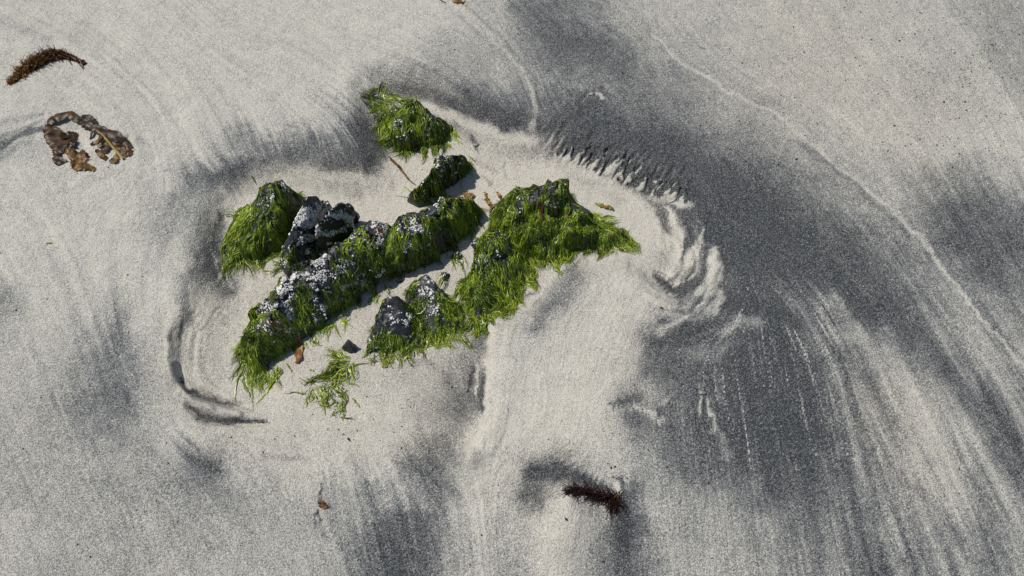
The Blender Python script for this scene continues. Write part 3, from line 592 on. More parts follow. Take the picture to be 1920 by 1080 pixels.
    cap = [(c0, j, (j + 1) % mm, (j + 1) % mm) for j in range(mm)] + [(c0 + 1, (n - 1) * mm + (j + 1) % mm, (n - 1) * mm + j, (n - 1) * mm + j) for j in range(mm)]
    tri = np.vstack([faces[:, [0, 1, 2]], faces[:, [0, 2, 3]], np.array(cap)[:, :3]])
    return verts, tri

R = {}
HSC = {'mound': .76, 'crags': .76, 'tooth': .8, 'shard': .78, 'wedge': .88, 'ridge': .86, 'ridge_end': .88, 'far_rock': .85}
def rock(key, label, stations, seed, weed, barn, comb=(0, -1), bare=(.5, .6), strand=(.022, .062, .5), group='rocks in the scour pool', **kw):
    stations = [(q[0], q[1], q[2], q[3], q[4] * HSC.get(key, 1.0), q[5]) for q in stations]
    v, f = build_stone(stations, seed, **kw)
    c = v.mean(0)
    e = thing('rock', label, 'rock', (float(c[0]), float(c[1]), 0.0), group)
    me = mesh_np('stone', v, f, True); 
    R[key] = dict(e=e, v=v.copy(), f=f, weed=weed, barn=barn, bare=bare, strand=strand, comb=comb, h=max(s[4] for s in stations), seed=seed)
    me.set_sharp_from_angle(angle=math.radians(42))
    ob = put('stone', me, e, M_STONE)
    R[key]['stone'] = ob
    return e

# station: near foot x, y | crest x, y, height | width behind the crest
rock('wedge', 'wedge shaped rock draped in long dark green weed with pale crest, beside the barnacled boulders', [
  (574,394,568,374,.02,.015),(562,425,541,360,.072,.025),(532,460,516,352,.098,.03),(500,483,487,368,.092,.04),(470,492,457,398,.072,.045),(446,486,432,432,.036,.035),(430,474,424,456,.008,.015)],
  3, (3000, .0, 1.0), (120, 0.78, 1.1), (-.25, -1), bare=(.7, .6), strand=(.025, .07, .6), bulge=.014, p_near=2.3, sm=.5, facet=.007)
rock('twin_a', 'bare dark boulder crusted white with barnacles, green weed on its lower corner', [
  (622,416,616,394,.04,.016),(616,446,598,377,.100,.03),(602,474,576,378,.120,.035),(584,492,553,402,.112,.035),(566,508,540,430,.090,.03),(552,518,532,468,.052,.022),(540,522,529,502,.012,.012)],
  5, (260, .0, 0.5), (2300, 0.22, 1.1), (-.2, -1), bare=(.3, 1.0), strand=(.012, .03, .8), p_near=3.0, facet=.009, cuts=.45, sm=.6)
rock('twin_b', 'bare dark boulder with barnacled top and one smooth slab face at the cleft', [
  (674,440,667,426,.018,.014),(664,454,655,406,.076,.035),(648,466,634,391,.108,.04),(632,478,616,396,.114,.035),(618,490,602,418,.102,.03),(602,498,592,446,.070,.022),(588,500,584,478,.016,.012)],
  8, (30, .0, 0.5), (1500, 0.45, 1.1), (-.2, -1), p_near=2.8, facet=.009, cuts=.45, sm=.6)
rock('ridge', 'long rock ridge with barnacled crest and bright green weed trailing from its tapered end', [
  (756,505,748,432,.06,.02),(738,515,730,425,.098,.025),(718,524,706,420,.114,.025),(692,548,666,436,.118,.03),(655,575,626,464,.118,.03),(615,602,590,495,.116,.03),(577,628,550,522,.112,.03),(545,652,513,556,.102,.03),
  (518,676,480,588,.088,.03),(500,698,462,622,.072,.03),(482,706,452,652,.048,.03),(466,706,451,680,.020,.02),(456,704,452,696,.004,.012)],
  12, (6000, .0, 1.0), (2900, 0.36, 1.1), (.0, -1), bare=(.15, 2.0), strand=(.015, .042, 1.0), p_near=2.1, facet=.013)
rock('ridge_end', 'blocky dark rock continuing the long ridge, green flank above a deep black undercut', [
  (730,514,728,428,.080,.02),(756,514,748,404,.116,.025),(798,502,791,391,.120,.03),(832,478,830,382,.110,.03),(858,455,860,380,.085,.03),(880,432,886,390,.050,.025),(900,414,902,402,.012,.015)],
  15, (2500, .05, 0.92), (1000, 0.5, 1.1), (.15, -1), bare=(.2, 1.6), strand=(.02, .05, .7), p_near=3.2, facet=.012)
rock('small_top', 'narrow tilted rock with barnacle dots standing alone above the blocky ridge', [
  (882,304,877,287,.028,.012),(875,324,856,276,.080,.014),(857,344,829,283,.088,.016),(833,356,809,311,.074,.016),(810,368,786,336,.060,.016),(797,382,774,356,.042,.014),(784,388,770,376,.012,.01)],
  18, (975, .0, 0.85), (380, 0.35, 1.1), (.35, -1), bare=(.3, 1.4), strand=(.012, .035, .7), p_near=2.1, facet=.009, sm=.5)
rock('far_rock', 'mop of green weed over a low rock with weed fanned flat behind it', [
  (850,240,846,229,.018,.012),(832,260,822,211,.058,.02),(802,277,792,204,.080,.03),(768,284,761,205,.082,.03),(742,276,735,213,.058,.03),(722,260,714,224,.022,.02)],
  21, (2000, .0, 1.0), (200, 0.5, 1.1), (-.05, -1), bare=(.5, .9), strand=(.025, .06, .7), bulge=.014, p_near=1.8, facet=.009)
rock('mound', 'large peaked mound wholly cloaked in green weed fanning out to its pointed tip', [
  (1182,452,1172,442,.008,.01),(1150,458,1128,408,.040,.02),(1118,464,1092,376,.085,.03),(1088,470,1064,351,.124,.035),(1058,478,1036,339,.148,.04),(1022,490,1001,357,.136,.04),(985,500,966,368,.110,.04),(952,504,941,376,.082,.035),(924,484,920,397,.044,.025),(908,452,908,420,.008,.015)],
  25, (8200, .0, 1.0), (330, 0.5, 1.1), (.22, -1), bare=(.75, .7), strand=(.018, .055, .9), p_near=1.5, facet=.010, block=.03, sm=1.0, bulge=.020)
rock('crags', 'weed covered slab with two sharp dark crag tips, sloping down from the large mound', [
  (1012,522,998,502,.010,.01),(992,546,965,462,.060,.018),(966,572,931,427,.113,.016),(936,594,908,452,.098,.016),(902,610,884,456,.103,.014),(870,612,868,500,.058,.014),(848,588,854,548,.016,.01)],
  29, (4000, .0, .60), (220, 0.5, 1.1), (.05, -1), bare=(.6, .8), strand=(.018, .050, .9), bulge=.005, p_near=1.12, facet=.007, sm=.45)
rock('tooth', 'smooth black tooth shaped rock with barnacle spots and weed over its foot', [
  (796,622,780,584,.020,.01),(774,646,750,556,.078,.014),(746,660,729,554,.084,.014),(716,664,706,588,.060,.014),(696,664,691,618,.036,.012),(683,664,681,646,.010,.01)],
  33, (900, .0, 0.42), (170, 0.3, 1.1), (.25, -1), bare=(.2, 1.2), strand=(.014, .035, .8), p_near=1.35, facet=.005, sm=.5)
rock('shard', 'pointed rock shard beside the black tooth rock, its foot hidden in yellow green weed', [
  (872,596,856,566,.014,.01),(852,624,828,532,.052,.012),(822,640,806,503,.084,.012),(796,640,786,522,.066,.012),(774,636,767,538,.048,.012),(756,612,757,566,.010,.01)],
  36, (1100, .0, 0.66), (130, 0.4, 1.1), (.1, -1), bare=(.3, 1.2), strand=(.014, .035, .8), p_near=1.12, facet=.006, sm=.45)
rock('tip', 'small bare black rock tip poking from the sand above a loose weed tangle', [
  (669,660,667,653,.006,.006),(661,664,652,635,.036,.01),(646,663,643,648,.014,.008),(640,662,639,657,.003,.005)],
  39, (0, 0, 1), (0, .5, 1), p_near=1.3, facet=.004, step=.002)
rock('pebble_a', 'small dark stone half buried between the blocky ridge and the crag slab', [
  (866,484,864,476,.006,.006),(858,488,854,472,.018,.01),(848,482,846,474,.006,.006)], 41, (20, 0, 1), (8, .4, 1.1), p_near=2, facet=.004, step=.002)
rock('pebble_b', 'curved dark stone chip lying on the sand in front of the crag slab', [
  (848,532,846,514,.006,.006),(840,530,836,510,.020,.010),(832,528,828,512,.016,.008),(826,530,824,520,.004,.005)], 43, (15, 0, 1), (14, .4, 1.1), p_near=1.6, facet=.006, step=.002)
rock('pebble_c', 'tiny green filmed stone at the foot of the barnacled boulder', [
  (566,500,565,494,.004,.005),(562,512,558,500,.014,.008),(553,514,551,508,.004,.005)], 47, (40, 0, 1), (3, .4, 1.1), p_near=2, facet=.003, step=.002)

# ------------------------------------------------------------------ height map over the rocks for draping
hx0, hy0 = P(370, 830)[0] - .02, P(370, 830)[1]; hx1, hy1 = P(1240, 120)[0], P(1240, 120)[1]
RES = .0019
hxs = np.arange(hx0, hx1, RES); hys = np.arange(hy0, hy1, RES)
HX, HY = np.meshgrid(hxs, hys)
HM = sand_z(HX, HY)
av, af, o_ = [], [], 0
for k, d in R.items(): av.append(d['v']); af.append(d['f'] + o_); o_ += len(d['v'])
bvh = BVHTree.FromPolygons(np.vstack(av).tolist(), np.vstack(af).tolist())
cells = set()
allv = np.vstack(av)
bm = np.zeros(HM.shape, bool)
gi = np.clip(((allv[:, 1] - hy0) / RES).astype(int), 0, HM.shape[0] - 1); gj = np.clip(((allv[:, 0] - hx0) / RES).astype(int), 0, HM.shape[1] - 1)
bm[gi, gj] = True
for _ in range(3):
    q = bm.copy(); q[1:] |= bm[:-1]; q[:-1] |= bm[1:]; q[:, 1:] |= bm[:, :-1]; q[:, :-1] |= bm[:, 1:]; bm = q
dn = Vector((0, 0, -1))
for a, b_ in zip(*np.nonzero(bm)):
    hit = bvh.ray_cast(Vector((hxs[b_], hys[a], .5)), dn)
    if hit[0] is not None and hit[0].z > HM[a, b_]: HM[a, b_] = hit[0].z
def blur(a, k):
    for _ in range(k):
        p = np.pad(a, 1, mode='edge'); a = (p[:-2, 1:-1] + p[2:, 1:-1] + p[1:-1, :-2] + p[1:-1, 2:] + 2 * a) / 6
    return a
HS = np.maximum(HM, blur(HM, 3)); HSg = blur(HM, 6)
GYh, GXh = np.gradient(HSg, RES)
def samp(A, x, y):
    fx = np.clip((x - hx0) / RES, 0, A.shape[1] - 1.001); fy = np.clip((y - hy0) / RES, 0, A.shape[0] - 1.001)
    i = fy.astype(int); j = fx.astype(int); ty = fy - i; tx = fx - j
    return (A[i, j] * (1 - tx) + A[i, j + 1] * tx) * (1 - ty) + (A[i + 1, j] * (1 - tx) + A[i + 1, j + 1] * tx) * ty

# ------------------------------------------------------------------ weed
def grow(x, y, comb, length, K, grav=.9, curl=.5, lift=(.001, .006), seed=0, swirl=1.3):
    """strands draped over the height map; returns (N,K,3) points and normals"""
    N = len(x); r = np.random.default_rng(seed)
    comb = np.broadcast_to(comb, (N, 2)).copy(); comb /= np.linalg.norm(comb, axis=1, keepdims=True)
    ang = r.normal(0, .22, N); ca, sa = np.cos(ang), np.sin(ang)
    comb = np.stack([comb[:, 0] * ca - comb[:, 1] * sa, comb[:, 0] * sa + comb[:, 1] * ca], 1)
    off = r.uniform(lift[0], lift[1], N); st_ = length / (K - 1)
    pos = np.zeros((N, K, 3)); nor = np.zeros((N, K, 3)); px, py = x.copy(), y.copy(); dirx, diry = comb[:, 0].copy(), comb[:, 1].copy()
    ph = r.uniform(0, 100, N)
    fa = .9 * perlin(x * 14 + 5, y * 14, 33) * swirl + .5 * perlin(x * 45, y * 45 + 9, 35) * swirl; ca, sa = np.cos(fa), np.sin(fa)
    comb = np.stack([comb[:, 0] * ca - comb[:, 1] * sa, comb[:, 0] * sa + comb[:, 1] * ca], 1)
    for k in range(K):
        gx, gy = samp(GXh, px, py), samp(GYh, px, py); g = np.hypot(gx, gy)
        pos[:, k, 0] = px; pos[:, k, 1] = py
        pos[:, k, 2] = samp(HS, px, py) + off * (1 if k else .3)
        nn = np.stack([-gx, -gy, np.ones(N)], 1); nor[:, k] = nn / np.linalg.norm(nn, axis=1, keepdims=True)
        gl = np.minimum(g, 1.6) / (g + 1e-6)
        tx = comb[:, 0] - grav * gx * gl; ty = comb[:, 1] - grav * gy * gl
        c = curl * perlin(px * 40 + 3.1, py * 40 - 1.7, 7 + seed) * 2 + curl * perlin(ph + k * .35, ph * 1.7, 9) * 1.6
        tx, ty = tx - c * comb[:, 1], ty + c * comb[:, 0]
        tn = np.hypot(tx, ty) + 1e-6; tx /= tn; ty /= tn
        dirx = dirx * .45 + tx * .55; diry = diry * .45 + ty * .55
        dn_ = np.hypot(dirx, diry) + 1e-6; dirx /= dn_; diry /= dn_
        slope = gx * dirx + gy * diry
        s2 = st_ / np.sqrt(1 + np.minimum(slope ** 2, 16))
        px = px + dirx * s2; py = py + diry * s2
    return pos, nor
def locks(gx, gy, comb, length, n, K, spread, lift, seed, curl, swirl=1.3, gather=.85):
    """guide strands, each followed by a lock of strands that gathers towards the tip"""
    r = np.random.default_rng(seed + 4000); G = len(gx)
    gp, gn = grow(gx, gy, comb, length, K, curl=curl, lift=(.0008, .003), seed=seed, swirl=swirl)
    k = r.integers(0, G, n); ph = r.uniform(0, 2 * np.pi, n); rad = spread * np.sqrt(r.random(n)); tt = np.linspace(0, 1, K)
    sc = 1 - gather * tt[None] ** .8; wig = np.cumsum(r.normal(0, .0007, (n, K, 2)), 1); wig += .0012 * np.sin(tt[None] * r.uniform(4, 11, n)[:, None] + r.uniform(0, 6.3, n)[:, None])[..., None] * r.normal(0, 1, (n, 1, 2))
    pos = gp[k].copy(); cut = r.uniform(.55, 1.0, n)[:, None]
    # strands of a lock end at different lengths
    ti = tt[None] * cut * (K - 1); i0 = np.minimum(ti.astype(int), K - 2); f = (ti - i0)[..., None]; rows = np.arange(n)[:, None]
    pos = pos[rows, i0] * (1 - f) + pos[rows, i0 + 1] * f
    pos[:, :, 0] += (np.cos(ph) * rad)[:, None] * sc + wig[..., 0]; pos[:, :, 1] += (np.sin(ph) * rad)[:, None] * sc + wig[..., 1]
    off = r.uniform(lift[0], lift[1], n)[:, None]
    pos[:, :, 2] = samp(HS, pos[:, :, 0], pos[:, :, 1]) + off * (.4 + .6 * np.minimum(1, tt[None] * 4))
    return pos, gn[k], k
def ribbons(pos, nor, width, c_root, c_tip, seed=0, taper=.25):
    N, K, _ = pos.shape; r = np.random.default_rng(seed)
    t = np.gradient(pos, axis=1); t /= np.linalg.norm(t, axis=2, keepdims=True) + 1e-9
    side = np.cross(t, nor); side /= np.linalg.norm(side, axis=2, keepdims=True) + 1e-9
    up = np.cross(side, t)
    roll = (r.normal(0, .55, N)[:, None] + np.cumsum(r.normal(0, .22, (N, K)), 1))[:, :, None]
    sd = side * np.cos(roll) + up * np.sin(roll)
    tt = np.linspace(0, 1, K); wv = (np.minimum(1, .5 + tt * 3) * (1 - (1 - taper) * tt ** 2.5))[None, :, None] * (width[:, None, None] / 2)
    V = np.stack([pos - sd * wv, pos + sd * wv], 2).reshape(-1, 3)
    base = (np.arange(N) * K * 2)[:, None]; k = np.arange(K - 1)[None] * 2
    F = np.stack([base + k, base + k + 1, base + k + 3, base + k + 2], -1).reshape(-1, 4)
    cc = c_root[:, None, :] * (1 - tt[None, :, None]) + c_tip[:, None, :] * tt[None, :, None]
    cc = np.repeat(cc, 2, axis=1).reshape(-1, 3)
    return V, F, cc
G_DARK = np.array([.010, .026, .005]); G_MID = np.array([.084, .146, .012]); G_BRI = np.array([.33, .43, .03]); G_YEL = np.array([.33, .36, .045])
def greens(x, y, r, bright=0.0, lock=None):
    lb = r.normal(0, .24, lock.max() + 1)[lock] if lock is not None else 0
    n = len(x); t = np.clip(.51 + bright * .45 + lb + .9 * fbm(x * 26, y * 26, 301, 2) * .55 + r.normal(0, .30, n) + .7 * (r.random(n) < .13), 0, 1)[:, None]
    c = np.where(t < .5, G_DARK + (G_MID - G_DARK) * t * 2, G_MID + (G_BRI - G_MID) * (t * 2 - 1))
    yel = np.clip(r.normal(.28 + bright * .6, .26, n), 0, 1)[:, None]
    if bright > .08: c = c * (1 - 1.2 * min(bright, .3)) + (G_YEL * .75) * np.clip(t + .15, 0, 1) * (1.2 * min(bright, .3))
    tip = c * .55 + (c * .4 + G_YEL * .6) * .45
    tip = c * (1 - yel) + tip * 1.15 * yel
    return c, tip
def tri_sample(v, f, n, r, weight):
    a, b, c = v[f[:, 0]], v[f[:, 1]], v[f[:, 2]]
    cr = np.cross(b - a, c - a); ar = np.linalg.norm(cr, axis=1); nz = cr / (ar[:, None] + 1e-12)
    nz = np.where((nz[:, 2] < 0)[:, None] , nz, nz)
    ce = (a + b + c) / 3; w = ar * weight(ce, nz); w = np.maximum(w, 0); w /= w.sum()
    i = r.choice(len(f), n, p=w); s = np.sqrt(r.random(n)); t = r.random(n)
    return a[i] * (1 - s)[:, None] + b[i] * (s * (1 - t))[:, None] + c[i] * (s * t)[:, None], nz[i]

def patch_seeds(poly, n, r):
    xs = [p[0] for p in poly]; ys = [p[1] for p in poly]; out = []
    while len(out) < n:
        u = r.uniform(min(xs), max(xs), n); v = r.uniform(min(ys), max(ys), n)
        k = poly_sd(u, v, poly) < 0
        out += list(zip(u[k], v[k]))
    out = np.array(out[:n]); w = P(out[:, 0], out[:, 1], .004)
    return w[:, 0], w[:, 1]
# extra weed lying on the sand at the foot of a rock: polygon, count, comb, length, brightness
PATCH = {
 'wedge': [([(425,440),(470,440),(470,490),(440,500),(415,465)],160,(-.15,-1),(.03,.07),.1), ([(430,410),(462,395),(458,430),(425,445)],50,(-1,.15),(.03,.055),.0)],
 'twin_a': [([(520,490),(545,490),(545,512),(520,515)],60,(-.3,-1),(.02,.035),.15)],
 'ridge': [([(450,650),(500,680),(530,690),(520,705),(455,710)],330,(.0,-1),(.03,.065),.12), ([(540,640),(640,590),(660,590),(560,660)],110,(.35,-1),(.02,.04),.0)],
 'ridge_end': [([(870,385),(905,395),(880,440),(860,440)],160,(.1,-1),(.02,.045),.2), ([(765,515),(700,520),(690,560),(720,545)],60,(.1,-1),(.015,.03),-.1)],
 'small_top': [([(800,360),(850,355),(850,385),(800,395)],150,(.1,-1),(.015,.035),.05), ([(865,300),(882,300),(880,325),(862,345)],36,(.5,-1),(.015,.04),.25), ([(775,362),(785,362),(782,372),(772,372)],10,(-1,.1),(.02,.03),.2)],
 'far_rock': [([(705,165),(740,175),(790,195),(790,208),(760,210),(715,225),(702,200)],320,(-1,.45),(.035,.06),.02), ([(702,195),(725,190),(745,270),(722,262),(704,235)],260,(-.1,-1),(.02,.045),.1), ([(825,228),(852,236),(842,255),(815,270)],110,(.55,-.8),(.025,.05),.1), ([(740,262),(790,265),(785,285),(745,285)],110,(.0,-1),(.02,.03),.15)],
 'mound': [([(1085,390),(1120,400),(1170,435),(1150,450),(1080,455)],420,(.9,-.55),(.03,.055),.08), ([(940,485),(1060,455),(1060,470),(1010,495),(960,505)],260,(.05,-1),(.015,.035),.25)],
 'crags': [([(960,508),(1004,508),(1004,540),(945,560)],260,(.3,-.9),(.015,.03),.3), ([(850,598),(960,575),(940,592),(890,616),(845,612)],220,(-.25,-1),(.02,.04),.32), ([(845,560),(880,570),(870,600),(835,595)],120,(-.7,-.7),(.02,.04),.3)],
 'tooth': [([(690,652),(780,640),(800,650),(760,668),(690,670)],200,(.15,-1),(.02,.04),.25), ([(710,660),(735,655),(732,685),(712,680)],36,(-.1,-1),(.012,.02),.35)],
 'shard': [([(765,632),(850,610),(868,632),(800,648)],200,(.55,-.8),(.02,.045),.32)],
}
# single long strands that can be picked out: photo paths
STRANDS = {
 'ridge': [[(472,700),(470,730),(470,770)],[(455,690),(442,720),(440,748)],[(452,680),(440,700),(432,712)],[(520,705),(500,735),(476,760)],[(515,700),(520,712),(524,722)],
           [(624,608),(634,622),(640,634)],[(590,630),(596,640),(598,646)],[(450,645),(442,660),(440,670)],[(535,680),(545,690),(546,696)],[(500,700),(505,720),(500,738)]],
 'wedge': [[(440,470),(432,490),(437,508)],[(500,480),(515,490),(540,495)],[(470,490),(490,508),(512,505)],[(440,400),(445,395),(432,392)],[(455,480),(458,500),(456,514)],[(548,366),(560,360),(566,358)],[(478,490),(488,505),(500,512)]],
 'small_top': [[(776,362),(766,355),(756,350)],[(772,366),(760,366),(742,362)],[(870,315),(880,322),(886,328)],[(862,330),(865,345),(862,360)],[(880,292),(892,302),(900,310)]],
 'far_rock': [[(705,180),(712,165),(715,158)],[(700,200),(698,195),(697,192)],[(805,265),(815,275),(820,282)],[(790,275),(800,286),(805,292)],[(760,285),(763,295),(760,303)],[(850,238),(856,248),(862,252)],[(835,255),(840,265),(846,268)]],
 'tooth': [[(770,645),(765,655),(740,660)],[(690,655),(682,665),(676,672)],[(776,658),(778,668),(777,674)]],
 'shard': [[(800,632),(803,645),(796,652),(788,655)],[(845,622),(858,630),(872,636)],[(850,615),(862,625),(868,634)]],
 'mound': [[(975,365),(970,352),(967,342)],[(970,365),(972,355),(973,345)],[(1160,440),(1170,438),(1176,432)],[(1150,448),(1168,450),(1182,448)],[(1170,438),(1175,436),(1179,430)],[(1160,452),(1172,455),(1180,452)]],
 'crags': [[(905,605),(898,615),(892,620)],[(860,598),(850,602),(842,606)]],
}
def strand_mesh(path, width, c0, c1, seed, lift=.003, K=14):
    r = np.random.default_rng(seed)
    pts = np.array([P(a, b, .004) for a, b in path]); L = np.linspace(0, 1, len(pts)); tt = np.linspace(0, 1, K)
    x = smooth1(np.interp(tt, L, pts[:, 0]), 5); y = smooth1(np.interp(tt, L, pts[:, 1]), 5)
    x += np.cumsum(r.normal(0, .0006, K)); y += np.cumsum(r.normal(0, .0006, K))
    z = samp(HS, x, y) + lift * (1 - .6 * tt)
    pos = np.stack([x, y, z], 1)[None]; nor = np.zeros((1, K, 3)); nor[..., 2] = 1
    V, F, cc = ribbons(pos, nor, np.array([width]), c0[None], c1[None], seed, .3)
    return V, F, cc

# what grows where on the stones: x, y, radius, weed factor, barnacle factor
SPOTS = {
 'ridge': [(480,640,45,3.5,.12),(500,600,26,2.5,.4),(505,622,14,.3,3),(620,530,24,2.8,.4),(640,490,18,2.2,.7),(560,560,20,2.2,.6),(690,500,30,2.2,.5),(600,590,40,2.0,.5),(675,445,20,.3,3),(700,440,14,.25,2),(605,505,14,.25,2.2),(590,585,22,.4,3),(640,470,16,.4,3),(708,424,8,.1,.3),(612,507,9,.05,.2),(583,562,10,.05,.2),(568,552,8,.05,.3)],
 'ridge_end': [(770,412,15,.12,.3),(800,396,14,.15,.3),(845,386,14,.2,.5),(740,432,14,.2,3.5),(748,450,12,.4,3),(800,450,45,2,.4),(870,410,24,3,.3),(790,505,30,.3,.3),(835,480,18,.3,.2)],
 'twin_a': [(575,392,22,.2,2.2),(545,430,22,.4,2.4),(570,420,24,.2,2),(536,470,18,4,.5),(530,500,12,3,.3),(560,475,13,.1,.15),(548,500,12,.1,.2)],
 'twin_b': [(620,402,22,.2,2.2),(605,425,14,.2,2.5),(596,462,17,.02,.03),(640,430,18,.2,1.0),(655,440,12,.2,.7)],
 'tooth': [(748,582,17,.02,.15),(727,570,12,.1,3.5),(708,600,10,.3,3),(700,600,8,.1,.3)],
 'mound': [(1010,378,11,.05,.3),(985,373,8,.1,1.5),(1000,366,8,.3,4),(968,392,8,.4,4),(1045,422,11,.4,4),(1050,345,10,.6,2),(1022,400,6,.1,.4)],
 'wedge': [(516,360,8,.05,.3),(503,372,9,.5,4),(490,382,8,.6,3),(532,356,7,.5,3)],
 'crags': [(884,472,12,.02,.3),(930,440,13,.02,.3),(915,455,9,.3,3),(876,490,8,.3,3.5)],
 'shard': [(800,518,9,.05,.4),(776,534,8,.3,3)],
 'small_top': [(830,300,16,.4,2),(776,370,8,.05,.1),(850,285,8,.2,1),(866,310,10,2,.4)],
 'far_rock': [(815,222,12,.5,3),(760,220,12,.5,3)],
}
def spots(key, ce):
    a = np.ones(len(ce)); b = np.ones(len(ce)); U, V = UV(ce[:, 0], ce[:, 1], ce[:, 2])
    for (x, y, rd, wf, bf) in SPOTS.get(key, []):
        m = np.exp(-(((U - x) ** 2 + (V - y) ** 2) / rd ** 2) ** 1.5); a *= wf ** m; b *= bf ** m
    return a, b
def patchy(ce, sd_): return fbm(ce[:, 0] * 30 + 2, ce[:, 1] * 30 + ce[:, 2] * 26, sd_ + 60, 3) + .5 * fbm(ce[:, 0] * 9, ce[:, 1] * 9 + ce[:, 2] * 9, sd_ + 65, 1)
def stone_gap(ce, sd_): return sstep(.34, .16, perlin(ce[:, 0] * 38 + sd_, ce[:, 1] * 38 + ce[:, 2] * 22, sd_ + 70))
def weed_for(key):
    d = R[key]; n, lo, hi = d['weed']; r = np.random.default_rng(d['seed'] + 500); Vs, Fs, Cs, o = [], [], [], 0
    if n:
        h = d['h']; sd_ = d['seed']
        def wt(ce, nz):
            q = ce[:, 2] / h
            m = sstep(lo - .12, lo + .05, q) * sstep(hi + .1, hi - .1, q)
            bald = patchy(ce, sd_)
            return m * (ce[:, 2] > -.002) * spots(key, ce)[0] * stone_gap(ce, sd_) * np.clip(.5 + d['bare'][0] - d['bare'][1] * bald - .45 * d['bare'][1] * sstep(.55, 1, q), .0, 1.2)
        p, _ = tri_sample(d['v'], d['f'], n, r, wt)
        ln = r.uniform(d['strand'][0], d['strand'][1], n)
        ng = max(6, n // 8); pos, nor, lk = locks(p[:ng, 0], p[:ng, 1], np.array(d['comb'], float), ln[:ng], n, 13, .0075, (.0003, .0055), d['seed'], d['strand'][2])
        c0, c1 = greens(pos[:, 0, 0], pos[:, 0, 1], r, 0, lk)
        V, F, C = ribbons(pos, nor, r.uniform(.0008, .0017, n), c0, c1, d['seed']); Vs.append(V); Fs.append(F + o); Cs.append(C); o += len(V)
    for poly, cnt, comb, lr, br in PATCH.get(key, []):
        x, y = patch_seeds(poly, cnt, r)
        cnt = int(cnt * .95); ng = max(4, cnt // 7); pos, nor, lk = locks(x[:ng], y[:ng], np.array(comb, float), r.uniform(lr[0] * .6, lr[1], ng), cnt, 12, .0075, (.0003, .0024), d['seed'] + 3, .8, swirl=.7)
        c0, c1 = greens(pos[:, 0, 0], pos[:, 0, 1], r, br, lk)
        V, F, C = ribbons(pos, nor, r.uniform(.0008, .0018, cnt), c0, c1, d['seed']); Vs.append(V); Fs.append(F + o); Cs.append(C); o += len(V)
    if Vs:
        me = mesh_np('seaweed_mat', np.vstack(Vs), np.vstack(Fs), True, np.vstack(Cs)); put('seaweed_mat', me, d['e'], M_GREEN, 'stuff')
    for i, path in enumerate(STRANDS.get(key, [])):
        g = G_MID * .5 + G_BRI * .4 if i % 3 else G_BRI
        V, F, C = strand_mesh(path, .0032, g, g * .5 + G_YEL * .5, d['seed'] * 31 + i)
        put('seaweed_strand', mesh_np('seaweed_strand', V, F, True, C), d['e'], M_GREEN)
for key in R: weed_for(key)

# ------------------------------------------------------------------ barnacles
def barnacle_proto(sides, r):
    prof = [(1.0, -.15), (.92, .12), (.60, .48), (.42, .42), (.30, .12)]
    a = np.arange(sides) / sides * 2 * np.pi + r.uniform(0, 1); jit = 1 + r.normal(0, .09, sides)
    V = [np.stack([np.cos(a) * q * jit, np.sin(a) * q * jit, np.full(sides, z)], 1) for q, z in prof]
    V = np.vstack(V + [np.array([[0, 0, .05]])]); F = []
    for k in range(len(prof) - 1):
        for j in range(sides): F.append((k * sides + j, k * sides + (j + 1) % sides, (k + 1) * sides + (j + 1) % sides)); F.append((k * sides + j, (k + 1) * sides + (j + 1) % sides, (k + 1) * sides + j))
    c = len(V) - 1; b = (len(prof) - 1) * sides
    for j in range(sides): F.append((b + j, b + (j + 1) % sides, c))
    return V, np.array(F)
brg = np.random.default_rng(77)
PROTO = [barnacle_proto(6, brg) for _ in range(4)]
PROTO_ME = []
for V, F in PROTO:
    m_ = mesh_np('barnacle', V, F, True); m_.materials.append(M_BARN); PROTO_ME.append(m_)
def frame(n):
    n = n / np.linalg.norm(n); t = np.cross(n, [0, 0, 1.0] if abs(n[2]) < .9 else [1.0, 0, 0]); t /= np.linalg.norm(t)
    return np.stack([t, np.cross(n, t), n], 1)
for key, d in R.items():
    n, lo, hi = d['barn']
    if not n: continue
    r = np.random.default_rng(d['seed'] + 900); h = d['h']; sd_ = d['seed']
    def wt(ce, nz):
        q = ce[:, 2] / h; cl = patchy(ce, sd_)
        return sstep(lo - .25, lo + .15, q) * spots(key, ce)[1] * (.06 + .94 * stone_gap(ce, sd_)) * np.clip(.02 + 3.2 * cl, .008, 1.6) * (ce[:, 2] > .004)
    p, nz = tri_sample(d['v'], d['f'], n * 3, r, wt)
    size = np.clip(r.lognormal(math.log(.0015), .42, n * 3), .0008, .0040)
    keep = []; kp = np.zeros((0, 3)); ks = np.zeros(0)
    for i in range(len(p)):
        if len(keep) >= n: break
        if len(keep):
            dd = np.linalg.norm(kp - p[i], axis=1)
            if np.any(dd < (ks + size[i]) * .66): continue
        keep.append(i); kp = np.vstack([kp, p[i]]); ks = np.append(ks, size[i])
    order = sorted(keep, key=lambda i: -size[i]); nbig = min(60, len(order) // 6)
    ctr = d['v'].mean(0); Vs, Fs, o = [], [], 0
    for rank, i in enumerate(order):
        nn = nz[i]
        if np.dot(nn, p[i] - (ctr - [0, 0, .05])) < 0: nn = -nn
        fr = frame(nn); k = int(r.integers(4)); s = size[i]
        if rank < nbig:
            ob = bpy.data.objects.new('barnacle', PROTO_ME[k]); COL.objects.link(ob); ob.parent = d['e']
            mt = Matrix(((fr * s).tolist())).to_4x4(); mt.translation = Vector(p[i]) - d['e'].location; ob.matrix_local = mt
        else:
            V, F = PROTO[k]; Vs.append((V * s) @ fr.T + p[i]); Fs.append(F + o); o += len(V)
    if Vs: put('barnacles', mesh_np('barnacles', np.vstack(Vs), np.vstack(Fs), True), d['e'], M_BARN, 'stuff')

